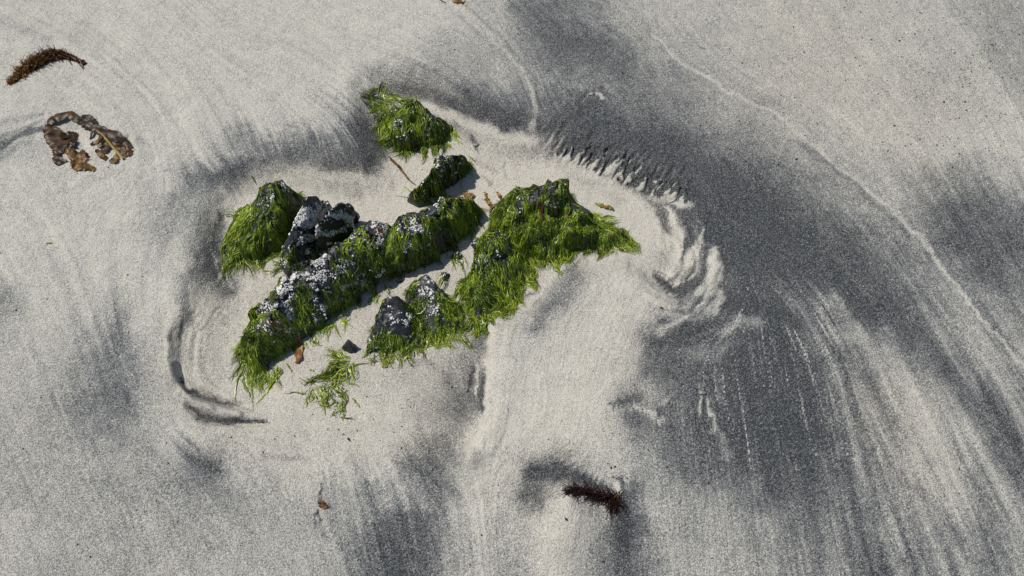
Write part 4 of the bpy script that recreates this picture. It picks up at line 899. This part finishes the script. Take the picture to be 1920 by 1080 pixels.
# ------------------------------------------------------------------ loose weed on the sand
def PG(px, py):
    z = .01 * np.ones(np.shape(px))
    for _ in range(3):
        g = P(px, py, z); z = sz(g[..., 0].ravel(), g[..., 1].ravel()).reshape(np.shape(px))
    return P(px, py, z)
def PR(px, py):
    """point of rock or sand seen at a place of the photograph"""
    o_ = Vector((0, CY, CH)); out = []
    for a, b in zip(np.atleast_1d(px), np.atleast_1d(py)):
        g = PG(np.array([a], float), np.array([b], float))[0]
        h = bvh.ray_cast(o_, (Vector(g) - o_).normalized())
        out.append(tuple(h[0]) if h[0] is not None and (h[0] - o_).length < (Vector(g) - o_).length else tuple(g))
    return np.array(out)
def sz(x, y): return sand_z(np.atleast_1d(np.asarray(x, float)), np.atleast_1d(np.asarray(y, float)))
def blade(path, seed, c0, c1, ragged=.25, wave=.003, lift=.003, K=36, m=7, arch=0.0, sink=0.0, on_rock=False):
    """ruffled strap: path of (x, y, half width px, extra height m)"""
    r = np.random.default_rng(seed); tt = np.linspace(0, 1, K); L = np.linspace(0, 1, len(path))
    g = (PR if on_rock else PG)(np.array([q[0] for q in path], float), np.array([q[1] for q in path], float)); w = np.array([q[2] for q in path]) * .00112; e = np.array([q[3] if len(q) > 3 else 0 for q in path])
    x = smooth1(np.interp(tt, L, g[:, 0]), 5); y = smooth1(np.interp(tt, L, g[:, 1]), 5); ww = np.interp(tt, L, w); ee = np.interp(tt, L, e)
    tx, ty = np.gradient(x), np.gradient(y); tn = np.hypot(tx, ty) + 1e-9; nx, ny = -ty / tn, tx / tn
    q = np.linspace(-1, 1, m)
    rl = 1 + ragged * (perlin(tt * 9 + seed, tt * 0 + .5, seed) * 1.4 + r.normal(0, .25, K)); rr = 1 + ragged * (perlin(tt * 8 + seed * 2, tt * 0 + 5.5, seed) * 1.4 + r.normal(0, .25, K))
    offw = np.where(q[None] < 0, q[None] * rl[:, None], q[None] * rr[:, None]) * ww[:, None]
    X = x[:, None] + nx[:, None] * offw; Y = y[:, None] + ny[:, None] * offw
    Z = (samp(HS, X, Y) + .0035 if on_rock else sz(X.ravel(), Y.ravel()).reshape(X.shape) + ee[:, None]) + lift - sink
    Z += wave * perlin(X * 90 + seed, Y * 90, seed + 3) * (0.4 + np.abs(q[None])) + arch * (1 - q[None] ** 2)
    V = np.stack([X, Y, Z], -1).reshape(-1, 3)
    t = np.clip(.5 + .9 * perlin(V[:, 0] * 80, V[:, 1] * 80, seed + 9) + r.normal(0, .1, len(V)), 0, 1)[:, None]
    return V, grid_faces(K, m), np.array(c0) * (1 - t) + np.array(c1) * t
def add_blade(parent, name, path, *a, **kw):
    if parent.name.startswith('kelp'): path = [(q[0], q[1], q[2] * (1.5 if name == 'blade' else 1.2), q[3] * .5 - .0008) for q in path]; kw['wave'] = kw.get('wave', .003) * .65; kw['ragged'] = kw.get('ragged', .25) * .7; kw['arch'] = kw.get('arch', 0) * .4
    V, F, C = blade(path, *a, **kw)
    return put(name, mesh_np(name, V, F, True, C), parent, M_BROWN)
def tuft(path, n, seed, length, width, radius, flat, c_fn, along=.5, K=6, up=.5, crl=.55):
    """bushy mass of short branching threads along a path; path of (x, y, scale)"""
    r = np.random.default_rng(seed); L = np.linspace(0, 1, len(path)); g = PG(np.array([q[0] for q in path], float), np.array([q[1] for q in path], float)); sc = np.array([q[2] for q in path])
    t = r.random(n); x = np.interp(t, L, g[:, 0]); y = np.interp(t, L, g[:, 1]); s = np.interp(t, L, sc)
    x2 = np.interp(t + .02, L, g[:, 0]); y2 = np.interp(t + .02, L, g[:, 1]); x1_ = np.interp(t - .02, L, g[:, 0]); y1_ = np.interp(t - .02, L, g[:, 1])
    tx, ty = x2 - x1_, y2 - y1_; tn = np.hypot(tx, ty) + 1e-9; tx /= tn; ty /= tn
    a = r.uniform(0, 2 * np.pi, n); rad = radius * s * np.sqrt(r.random(n)) * (1 + .45 * perlin(t * 11, t * 0 + seed, seed))
    ox = -ty * np.cos(a) * rad; oy = tx * np.cos(a) * rad; oz = np.abs(np.sin(a)) * rad * flat
    x = x + ox; y = y + oy
    dx = -ty * np.cos(a) + tx * along + r.normal(0, .5, n); dy = tx * np.cos(a) + ty * along + r.normal(0, .5, n); dz = np.abs(np.sin(a)) * up + r.normal(0, .25, n)
    pos = np.zeros((n, K, 3)); cx, cy, cz = x.copy(), y.copy(), oz.copy(); stp = length * s / K * r.uniform(.4, 1.2, n) * np.where(r.random(n) < .2, 1.8, 1)
    for k in range(K):
        pos[:, k] = np.stack([cx, cy, np.maximum(cz, -.002)], 1)
        dn2 = np.sqrt(dx ** 2 + dy ** 2 + dz ** 2) + 1e-9
        cx = cx + dx / dn2 * stp; cy = cy + dy / dn2 * stp; cz = cz + dz / dn2 * stp
        dx = dx / dn2 + r.normal(0, crl, n); dy = dy / dn2 + r.normal(0, crl, n); dz = dz / dn2 + r.normal(0, crl * .8, n) - .12
    pos[:, :, 2] += sz(pos[:, :, 0].ravel(), pos[:, :, 1].ravel()).reshape(n, K) + .0008
    nor = np.zeros_like(pos); nor[..., 2] = 1; nor[..., 0] = r.normal(0, .5, n)[:, None]
    c0, c1 = c_fn(t, r, n)
    return ribbons(pos, nor, width * r.uniform(.6, 1.3, n), c0, c1, seed, .6)

def at(px, py): 
    g = PG(np.array([px], float), np.array([py], float))[0]; return (float(g[0]), float(g[1]), float(g[2]))

# --- bushy brown weed
fw = thing('brown_seaweed', 'bushy golden brown seaweed, arched and tapering into bare thready stems', 'seaweed', at(80, 125), None)
fp = [(18,158,.35),(30,147,.7),(47,133,1),(68,118,1.15),(90,108,1.1),(108,105,.85),(124,106,.55),(145,113,.3),(160,120,.3)]
def fcol(t, r, n):
    d = np.clip(t * 1.5 + r.normal(0, .22, n), 0, 1)[:, None]
    c = np.array([.17, .085, .018]) * (1 - d) + np.array([.045, .020, .010]) * d
    return c, c * r.uniform(.9, 2.0, n)[:, None]
V, F, C = tuft(fp, 3600, 5, .015, .0017, .0105, .75, fcol, .2, K=9)
put('frond_mass', mesh_np('frond_mass', V, F, True, C), fw, M_BROWN, 'stuff')
for i, pth in enumerate([[(100,100),(125,101),(148,110),(160,119)],[(105,104),(130,108),(150,116),(164,121)],[(110,108),(128,112),(136,124)],[(118,106),(140,112),(152,124),(157,132)],[(100,98),(118,97),(140,106)],[(140,112),(152,116),(158,130)]]):
    g = PG(np.array([q[0] for q in pth], float), np.array([q[1] for q in pth], float)); tt = np.linspace(0, 1, 16); L = np.linspace(0, 1, len(pth))
    x = smooth1(np.interp(tt, L, g[:, 0]), 4); y = smooth1(np.interp(tt, L, g[:, 1]), 4); z = sz(x, y) + .009 * (1 - tt) + .0015
    nor = np.zeros((1, 16, 3)); nor[..., 2] = 1
    V, F, C = ribbons(np.stack([x, y, z], 1)[None], nor, np.array([.0022]), np.array([[.07, .03, .012]]), np.array([[.13, .055, .03]]), i, .6)
    put('stem', mesh_np('stem', V, F, True, C), fw, M_BROWN)

# --- kelp ring
kp_ = thing('kelp', 'crumpled brown kelp blades lying in a broken ring half filled with sand', 'kelp', at(165, 265))
KD, KM, KG = (.014, .008, .004), (.070, .034, .009), (.22, .11, .017)
add_blade(kp_, 'blade', [(92,238,3,.004),(98,231,5,.010),(112,224,6,.014),(133,218,5,.014),(146,225,5,.008),(152,232,3,.003)], 3, KD, (.10, .058, .008), ragged=.3, wave=.002, arch=.003)
add_blade(kp_, 'blade', [(94,236,4,.010),(98,248,9,.006),(106,262,12,.004),(112,276,10,.003),(112,288,5,.001)], 4, KD, (.13, .07, .03), ragged=.22, wave=.006)
add_blade(kp_, 'blade', [(112,250,3,.004),(124,258,5,.004),(132,254,4,.004),(141,250,3,.002)], 5, KD, KM, ragged=.4, wave=.004)
add_blade(kp_, 'blade', [(141,250,3,.002),(138,264,4,.004),(140,280,4,.001)], 6, KD, KM, ragged=.5, wave=.004)
add_blade(kp_, 'blade', [(110,284,5,.003),(108,296,5,.003),(116,308,6,.001)], 7, KD, KM, ragged=.5, wave=.005)
add_blade(kp_, 'blade', [(124,290,5,.003),(134,284,5,.004),(142,296,6,.004),(150,300,5,.003)], 8, KD, KG, ragged=.5, wave=.006)
add_blade(kp_, 'blade', [(134,310,4,.002),(145,304,7,.005),(154,312,7,.004),(168,316,5,.002),(179,320,2,.0)], 9, KM, KG, ragged=.6, wave=.006)
add_blade(kp_, 'blade', [(148,288,5,.002),(158,292,7,.005),(160,302,5,.002)], 10, KD, KG, ragged=.6, wave=.006)
add_blade(kp_, 'blade', [(148,224,3,.006),(158,232,6,.008),(166,222,4,.006),(176,236,6,.008)], 11, KD, (.05, .035, .02), ragged=.5, wave=.006)
add_blade(kp_, 'blade', [(158,238,3,.004),(176,241,6,.008),(198,250,7,.009),(218,260,7,.006),(236,268,5,.003),(246,280,3,.001)], 12, KD, KM, ragged=.35, wave=.005)
for i, pth in enumerate([[(178,246,2,.003),(174,256,3,.003),(168,262,2,.001)],[(192,256,3,.004),(184,268,4,.004),(170,272,2,.001)],[(200,264,3,.004),(196,276,4,.004),(184,276,2,.002)],
                         [(208,272,3,.004),(200,284,5,.004),(186,284,3,.002)],[(182,282,3,.002),(190,292,5,.004),(200,300,3,.001)],[(220,268,3,.004),(228,278,4,.003),(240,284,3,.001)],
                         [(214,278,3,.004),(226,286,5,.003),(240,290,3,.001)],[(222,290,3,.003),(216,302,6,.003),(206,305,3,.001)],[(232,292,3,.003),(244,290,4,.002),(247,282,3,.001)],[(210,262,3,.004),(222,272,5,.004),(236,276,3,.001)]]):
    add_blade(kp_, 'frond', pth, 30 + i, KD, KG if i % 3 else KM, ragged=.4, wave=.005, K=18, m=5)
add_blade(kp_, 'midrib', [(184,248,1.2,.008),(195,256,1.6,.010),(212,277,2.0,.009),(224,290,2.2,.006),(232,299,2.4,.003)], 60, (.25, .16, .03), (.36, .25, .06), ragged=.1, wave=.0, K=22, m=5, arch=.002)
add_blade(kp_, 'stem', [(134,284,.9,.004),(144,292,1,.005),(154,304,.9,.003)], 61, KM, (.2, .12, .05), ragged=.1, wave=.0, K=16, m=3)

# --- dark red weed
rw = thing('red_seaweed', 'dark maroon feathery seaweed sprig with a bent end on a sand hummock', 'seaweed', at(1115, 930))
def rcol(t, r, n):
    c = np.array([.016, .006, .005]) * r.uniform(.5, 1.8, n)[:, None]
    return c, c * r.uniform(.9, 2.4, n)[:, None]
V1, F1, C1 = tuft([(1064,922,.5),(1078,919,.8),(1095,921,1),(1115,928,1),(1135,934,1),(1152,934,1),(1162,932,.7)], 800, 15, .022, .0011, .0034, .6, rcol, -1.0, K=8, crl=.22)
V2, F2, C2 = tuft([(1156,934,1),(1153,945,1),(1147,957,.7)], 260, 16, .018, .0011, .0040, .6, rcol, .8, K=8, crl=.22)
put('frond_mass', mesh_np('frond_mass', np.vstack([V1, V2]), np.vstack([F1, F2 + len(V1)]), True, np.vstack([C1, C2])), rw, M_BROWN, 'stuff')
add_blade(rw, 'stem', [(1150,936,.8,.006),(1158,926,.9,.006),(1166,919,.7,.003)], 63, (.06, .025, .01), (.2, .1, .04), ragged=.1, wave=0, K=14, m=3)
add_blade(rw, 'stem', [(1156,936,.8,.006),(1160,930,.9,.005),(1161,922,.7,.003)], 64, (.06, .025, .01), (.2, .1, .04), ragged=.1, wave=0, K=14, m=3)

# --- green tangle below the rock tip
tg = thing('green_seaweed', 'loose tangle of yellow green weed strands spread below the small black tip', 'seaweed', at(620, 715))
r = np.random.default_rng(91); Vs, Fs, Cs, o = [], [], [], 0
for poly, cnt, comb, lr, br in [([(640,662),(672,668),(655,690),(620,690)],70,(-.8,-1),(.03,.05),.15), ([(625,672),(664,676),(655,706),(625,706),(600,695)],80,(-.35,-1),(.03,.055),.22), ([(590,700),(635,690),(640,730),(590,745),(575,740)],80,(-.1,-1),(.02,.045),.2), ([(585,735),(640,720),(645,760),(590,765)],45,(.1,-1),(.012,.03),.22), ([(620,760),(645,755),(645,776),(622,778)],22,(.3,-1),(.01,.018),.2)]:
    x, y = patch_seeds(poly, cnt, r)
    pos, nor = grow(x, y, np.array(comb, float), r.uniform(lr[0], lr[1], cnt), 12, curl=2.2, lift=(.0004, .006), seed=90, swirl=2.2)
    c0, c1 = greens(x, y, r, br); V, F, C = ribbons(pos, nor, r.uniform(.0010, .0021, cnt), c0, c1, 90); Vs.append(V); Fs.append(F + o); Cs.append(C); o += len(V)
put('strand_mass', mesh_np('strand_mass', np.vstack(Vs), np.vstack(Fs), True, np.vstack(Cs)), tg, M_GREEN, 'stuff')
for i, path in enumerate([[(572,738),(552,734),(534,737)],[(660,686),(685,682),(708,683)],[(642,708),(655,718),(672,724)],[(645,740),(650,752),(648,770)],[(660,745),(670,755),(676,768)],[(585,730),(574,750),(574,764)],
                          [(590,720),(578,712),(576,710)],[(636,700),(637,715),(625,728),(612,732)],[(605,745),(606,760),(609,776)],[(625,745),(632,756),(640,775)],[(588,694),(580,692),(578,690)],[(636,735),(648,735),(652,748),(646,760)]]):
    g = G_MID * .4 + G_BRI * .5; V, F, C = strand_mesh(path, .0034, g, g * .5 + G_YEL * .5, 300 + i)
    put('seaweed_strand', mesh_np('seaweed_strand', V, F, True, C), tg, M_GREEN)

# --- brown and green scraps
def scrap(label, paths, c0, c1, seed, cat='seaweed', name='seaweed_scrap', group=None, hs=False, lift=.003, mat=None):
    x, y = paths[0][0][0], paths[0][0][1]
    e = thing(name, label, cat, tuple(float(q) for q in PR(x, y)[0]) if hs else at(x, y), group)
    paths = [[(q[0], q[1], q[2] * .8, *q[3:]) for q in p_] for p_ in paths]
    for i, pth in enumerate(paths):
        V, F, C = blade(pth, seed + i, c0, c1, ragged=.45, wave=.004, K=16, m=5, lift=lift if not hs else .001, on_rock=hs)
        put('blade', mesh_np('blade', V, F, True, C), e, mat or M_BROWN)
    return e
ORG = ((.16, .055, .02), (.34, .15, .05)); TAN = ((.15, .08, .02), (.33, .21, .07)); DRK = ((.03, .02, .01), (.10, .06, .02)); YG = ((.12, .15, .02), (.27, .29, .04))
scrap('golden brown curled seaweed scrap buried along the smooth sand above the beaded swash line', [[(848,2,3),(856,6,5),(866,3,4)],[(858,-4,4),(866,6,4),(872,2,2)],[(850,-6,4),(860,2,4)]], *TAN, 100)
scrap('thin dark seaweed sliver lying next to the golden curled scrap', [[(822,-1,1.5),(830,3,2),(836,6,1)]], *DRK, 104)
scrap('dark brown seaweed strap with olive end pointing at the narrow tilted rock', [[(729,296,2),(740,306,3.4),(752,319,3.6),(765,337,2)],[(760,330,1.5),(768,340,1.5),(778,347,.8)]], (.035, .022, .012), (.20, .10, .03), 107, hs=True)
scrap('translucent orange brown seaweed tongue hanging from the flank of the long ridge', [[(558,634,4),(563,646,5.5),(562,662,6),(557,682,5)]], *ORG, 110, hs=True)
scrap('orange seaweed scrap caught on the barnacled boulder at the cleft top', [[(604,390,4,.1),(608,398,6,.1),(612,404,3,.1)]], *ORG, 113, hs=True)
scrap('small orange scrap on the round knob of the long ridge', [[(706,428,2.5,.11),(713,433,4,.11),(719,438,2,.11)]], *ORG, 116, hs=True)
scrap('frilly tan seaweed scrap on sand behind the blocky ridge rock', [[(868,364,4),(876,368,6),(884,374,5)],[(872,374,4),(882,366,5),(889,370,3)]], *TAN, 119, hs=True)
scrap('long tan seaweed ribbon along the back of the blocky ridge rock', [[(836,378,3),(848,374,4),(860,371,3),(866,368,2)]], *TAN, 122, hs=True)
scrap('two toned olive and tan scrap midway between blocky ridge and large mound', [[(908,362,3),(912,372,4),(916,382,3)],[(910,374,4),(916,382,5),(922,384,2)]], *TAN, 125, hs=True)
scrap('tan seaweed scrap tucked at the left foot of the large mound', [[(932,362,3),(936,370,4),(940,374,2)],[(918,398,3),(922,390,4),(928,386,2)]], *TAN, 128, hs=True)
scrap('yellow green scrap with a rusty middle beyond the right shoulder of the mound', [[(1116,381,2),(1124,386,4),(1132,388,4)],[(1138,388,3),(1146,392,5),(1150,396,2)]], *YG, 131, hs=True, mat=M_GREEN)
scrap('rusty red scrap between the yellow green frills by the mound', [[(1130,388,3),(1136,391,4),(1142,392,3)]], *ORG, 134, hs=True, lift=.006)
scrap('dark brown leathery scrap plastered on the face of the large mound', [[(1036,404,3,.1),(1046,402,4,.1),(1056,406,4,.1),(1062,410,2,.1)]], (.06, .03, .02), (.28, .15, .08), 137, hs=True)
scrap('dark brown strap running down the face of the large mound', [[(1008,386,2.5,.1),(1014,396,3,.1),(1018,410,3,.1),(1024,424,2,.1)]], (.03, .016, .012), (.12, .06, .04), 140, hs=True)
scrap('brown scrap on the barnacled nose of the long ridge', [[(502,600,2.5,.09),(510,606,3.5,.09),(520,610,3,.09),(526,614,2,.09)]], *ORG, 143, hs=True)
scrap('tiny brown crumpled scrap with dark grain trails, alone in open sand', [[(596,944,3),(602,942,4),(608,946,3)],[(600,952,3),(606,946,4),(614,953,3)],[(604,942,2),(609,950,3),(606,955,2)]], (.035, .016, .006), (.24, .11, .025), 146)
scrap('small lone green weed sprig on the dark halo above the wedge rock', [[(469,329,1.5),(472,332,1.2),(478,342,.8),(482,347,.5)]], (.06, .08, .02), (.2, .24, .04), 149, mat=M_GREEN)
scrap('green blob of weed on the sand below the black tooth rock', [[(755,676,3),(760,672,4),(764,668,2)]], *YG, 152, mat=M_GREEN)
scrap('yellow green weed lump with a square end below the tooth rock', [[(716,660,4),(722,674,5),(722,690,5)]], *YG, 155, mat=M_GREEN)
scrap('dark twig on sand at the foot of the tooth rock', [[(750,660,1.2),(775,652,1.5),(796,644,1)]], (.015, .013, .01), (.04, .03, .02), 158)
scrap('tiny red brown twig bits below the loose green tangle', [[(640,783,1),(652,785,1.2),(662,785,.7)]], (.03, .015, .01), (.1, .05, .02), 161)
scrap('tiny dark crumb pair on pale sand below the loose tangle', [[(652,822,1.4),(655,825,1.8),(656,828,1)]], (.012, .01, .01), (.05, .03, .02), 164)
scrap('tiny orange weed crumb on pale sand right of the large mound', [[(1236,577,1.5),(1240,579,1.8),(1243,578,1)]], *ORG, 167)
scrap('fine brown thread on open sand below the kelp ring', [[(86,457,.8),(92,456,1.2),(98,457,.7)]], *TAN, 170)
scrap('fine dark curl on pale grey sand beyond the dark arm', [[(1309,89,.7),(1316,90,1),(1322,93,.7)]], (.02, .02, .02), (.06, .05, .04), 173)

# --- small pebbles
def pebble(px, py, r_px, label, seed, flat=.6):
    g = at(px, py); r = np.random.default_rng(seed); s = r_px * .0011; n, m = 12, 16
    th = np.linspace(.05, np.pi - .05, n); ph = np.arange(m) / m * 2 * np.pi; T, Ph = np.meshgrid(th, ph, indexing='ij')
    d = np.stack([np.sin(T) * np.cos(Ph), np.sin(T) * np.sin(Ph), np.cos(T)], -1)
    rad = 1 + .28 * perlin(d[..., 0] * 1.6 + seed, d[..., 1] * 1.6 + d[..., 2], seed) + .06 * r.normal(0, 1, T.shape)
    V = d * rad[..., None] * s * np.array([1.25, .85, flat]) + np.array(g) + [0, 0, s * .25]
    me = mesh_np('pebble', V.reshape(-1, 3), grid_faces(n, m, True)); ob = bpy.data.objects.new('pebble', me); COL.objects.link(ob)
    me.materials.append(M_PEB); ob['label'] = label; ob['category'] = 'pebble'
pebble(1110, 177, 4.5, 'small greenish pebble with a pale wake in the dark sand arm', 3)
pebble(1317, 737, 4.5, 'small dark pebble heading two pale trails in the dark sand fan', 5)
pebble(892, 272, 5, 'flat dark pebble sunk beside the far weed topped rock', 8, .4)

# --- dark grit scattered over the sand
rg = np.random.default_rng(5); Vs, Fs, o = [], [], 0
pts = []
for (cx, cy, sx, sy, n) in [(1650,160,260,170,620),(1840,130,80,120,360),(1500,60,300,60,160),(1150,790,90,60,26),(1300,960,120,80,40),(1500,980,300,90,90),(300,900,300,150,60),(700,830,120,60,36),(150,650,150,150,30),(900,500,900,500,160),(1200,930,40,60,14)]:
    pts += list(zip(rg.normal(cx, sx, n), rg.normal(cy, sy, n)))
pts = np.array([p for p in pts if -60 < p[0] < 1980 and -60 < p[1] < 1140])
g = PG(pts[:, 0], pts[:, 1]); zz = sz(g[:, 0], g[:, 1])
octv = np.array([[1,0,0],[0,1,0],[-1,0,0],[0,-1,0],[0,0,1],[0,0,-1]], float); octf = np.array([[0,1,4],[1,2,4],[2,3,4],[3,0,4],[1,0,5],[2,1,5],[3,2,5],[0,3,5]])
for i in range(len(g)):
    s = rg.lognormal(math.log(.0011), .4); a = rg.uniform(0, 6.3); c, s_ = math.cos(a), math.sin(a)
    V = octv * np.array([1.3, .8, .6]) * s * rg.uniform(.7, 1.3, (6, 1)); V = V @ np.array([[c, s_, 0], [-s_, c, 0], [0, 0, 1]])
    Vs.append(V + [g[i, 0], g[i, 1], zz[i] + s * .25]); Fs.append(octf + o); o += 6
me = mesh_np('dark_grit', np.vstack(Vs), np.vstack(Fs), False); gr = bpy.data.objects.new('dark_grit', me); COL.objects.link(gr); me.materials.append(M_GRIT)
gr['kind'] = 'stuff'; gr['label'] = 'scattered black grit specks on the pale sand'; gr['category'] = 'grit'
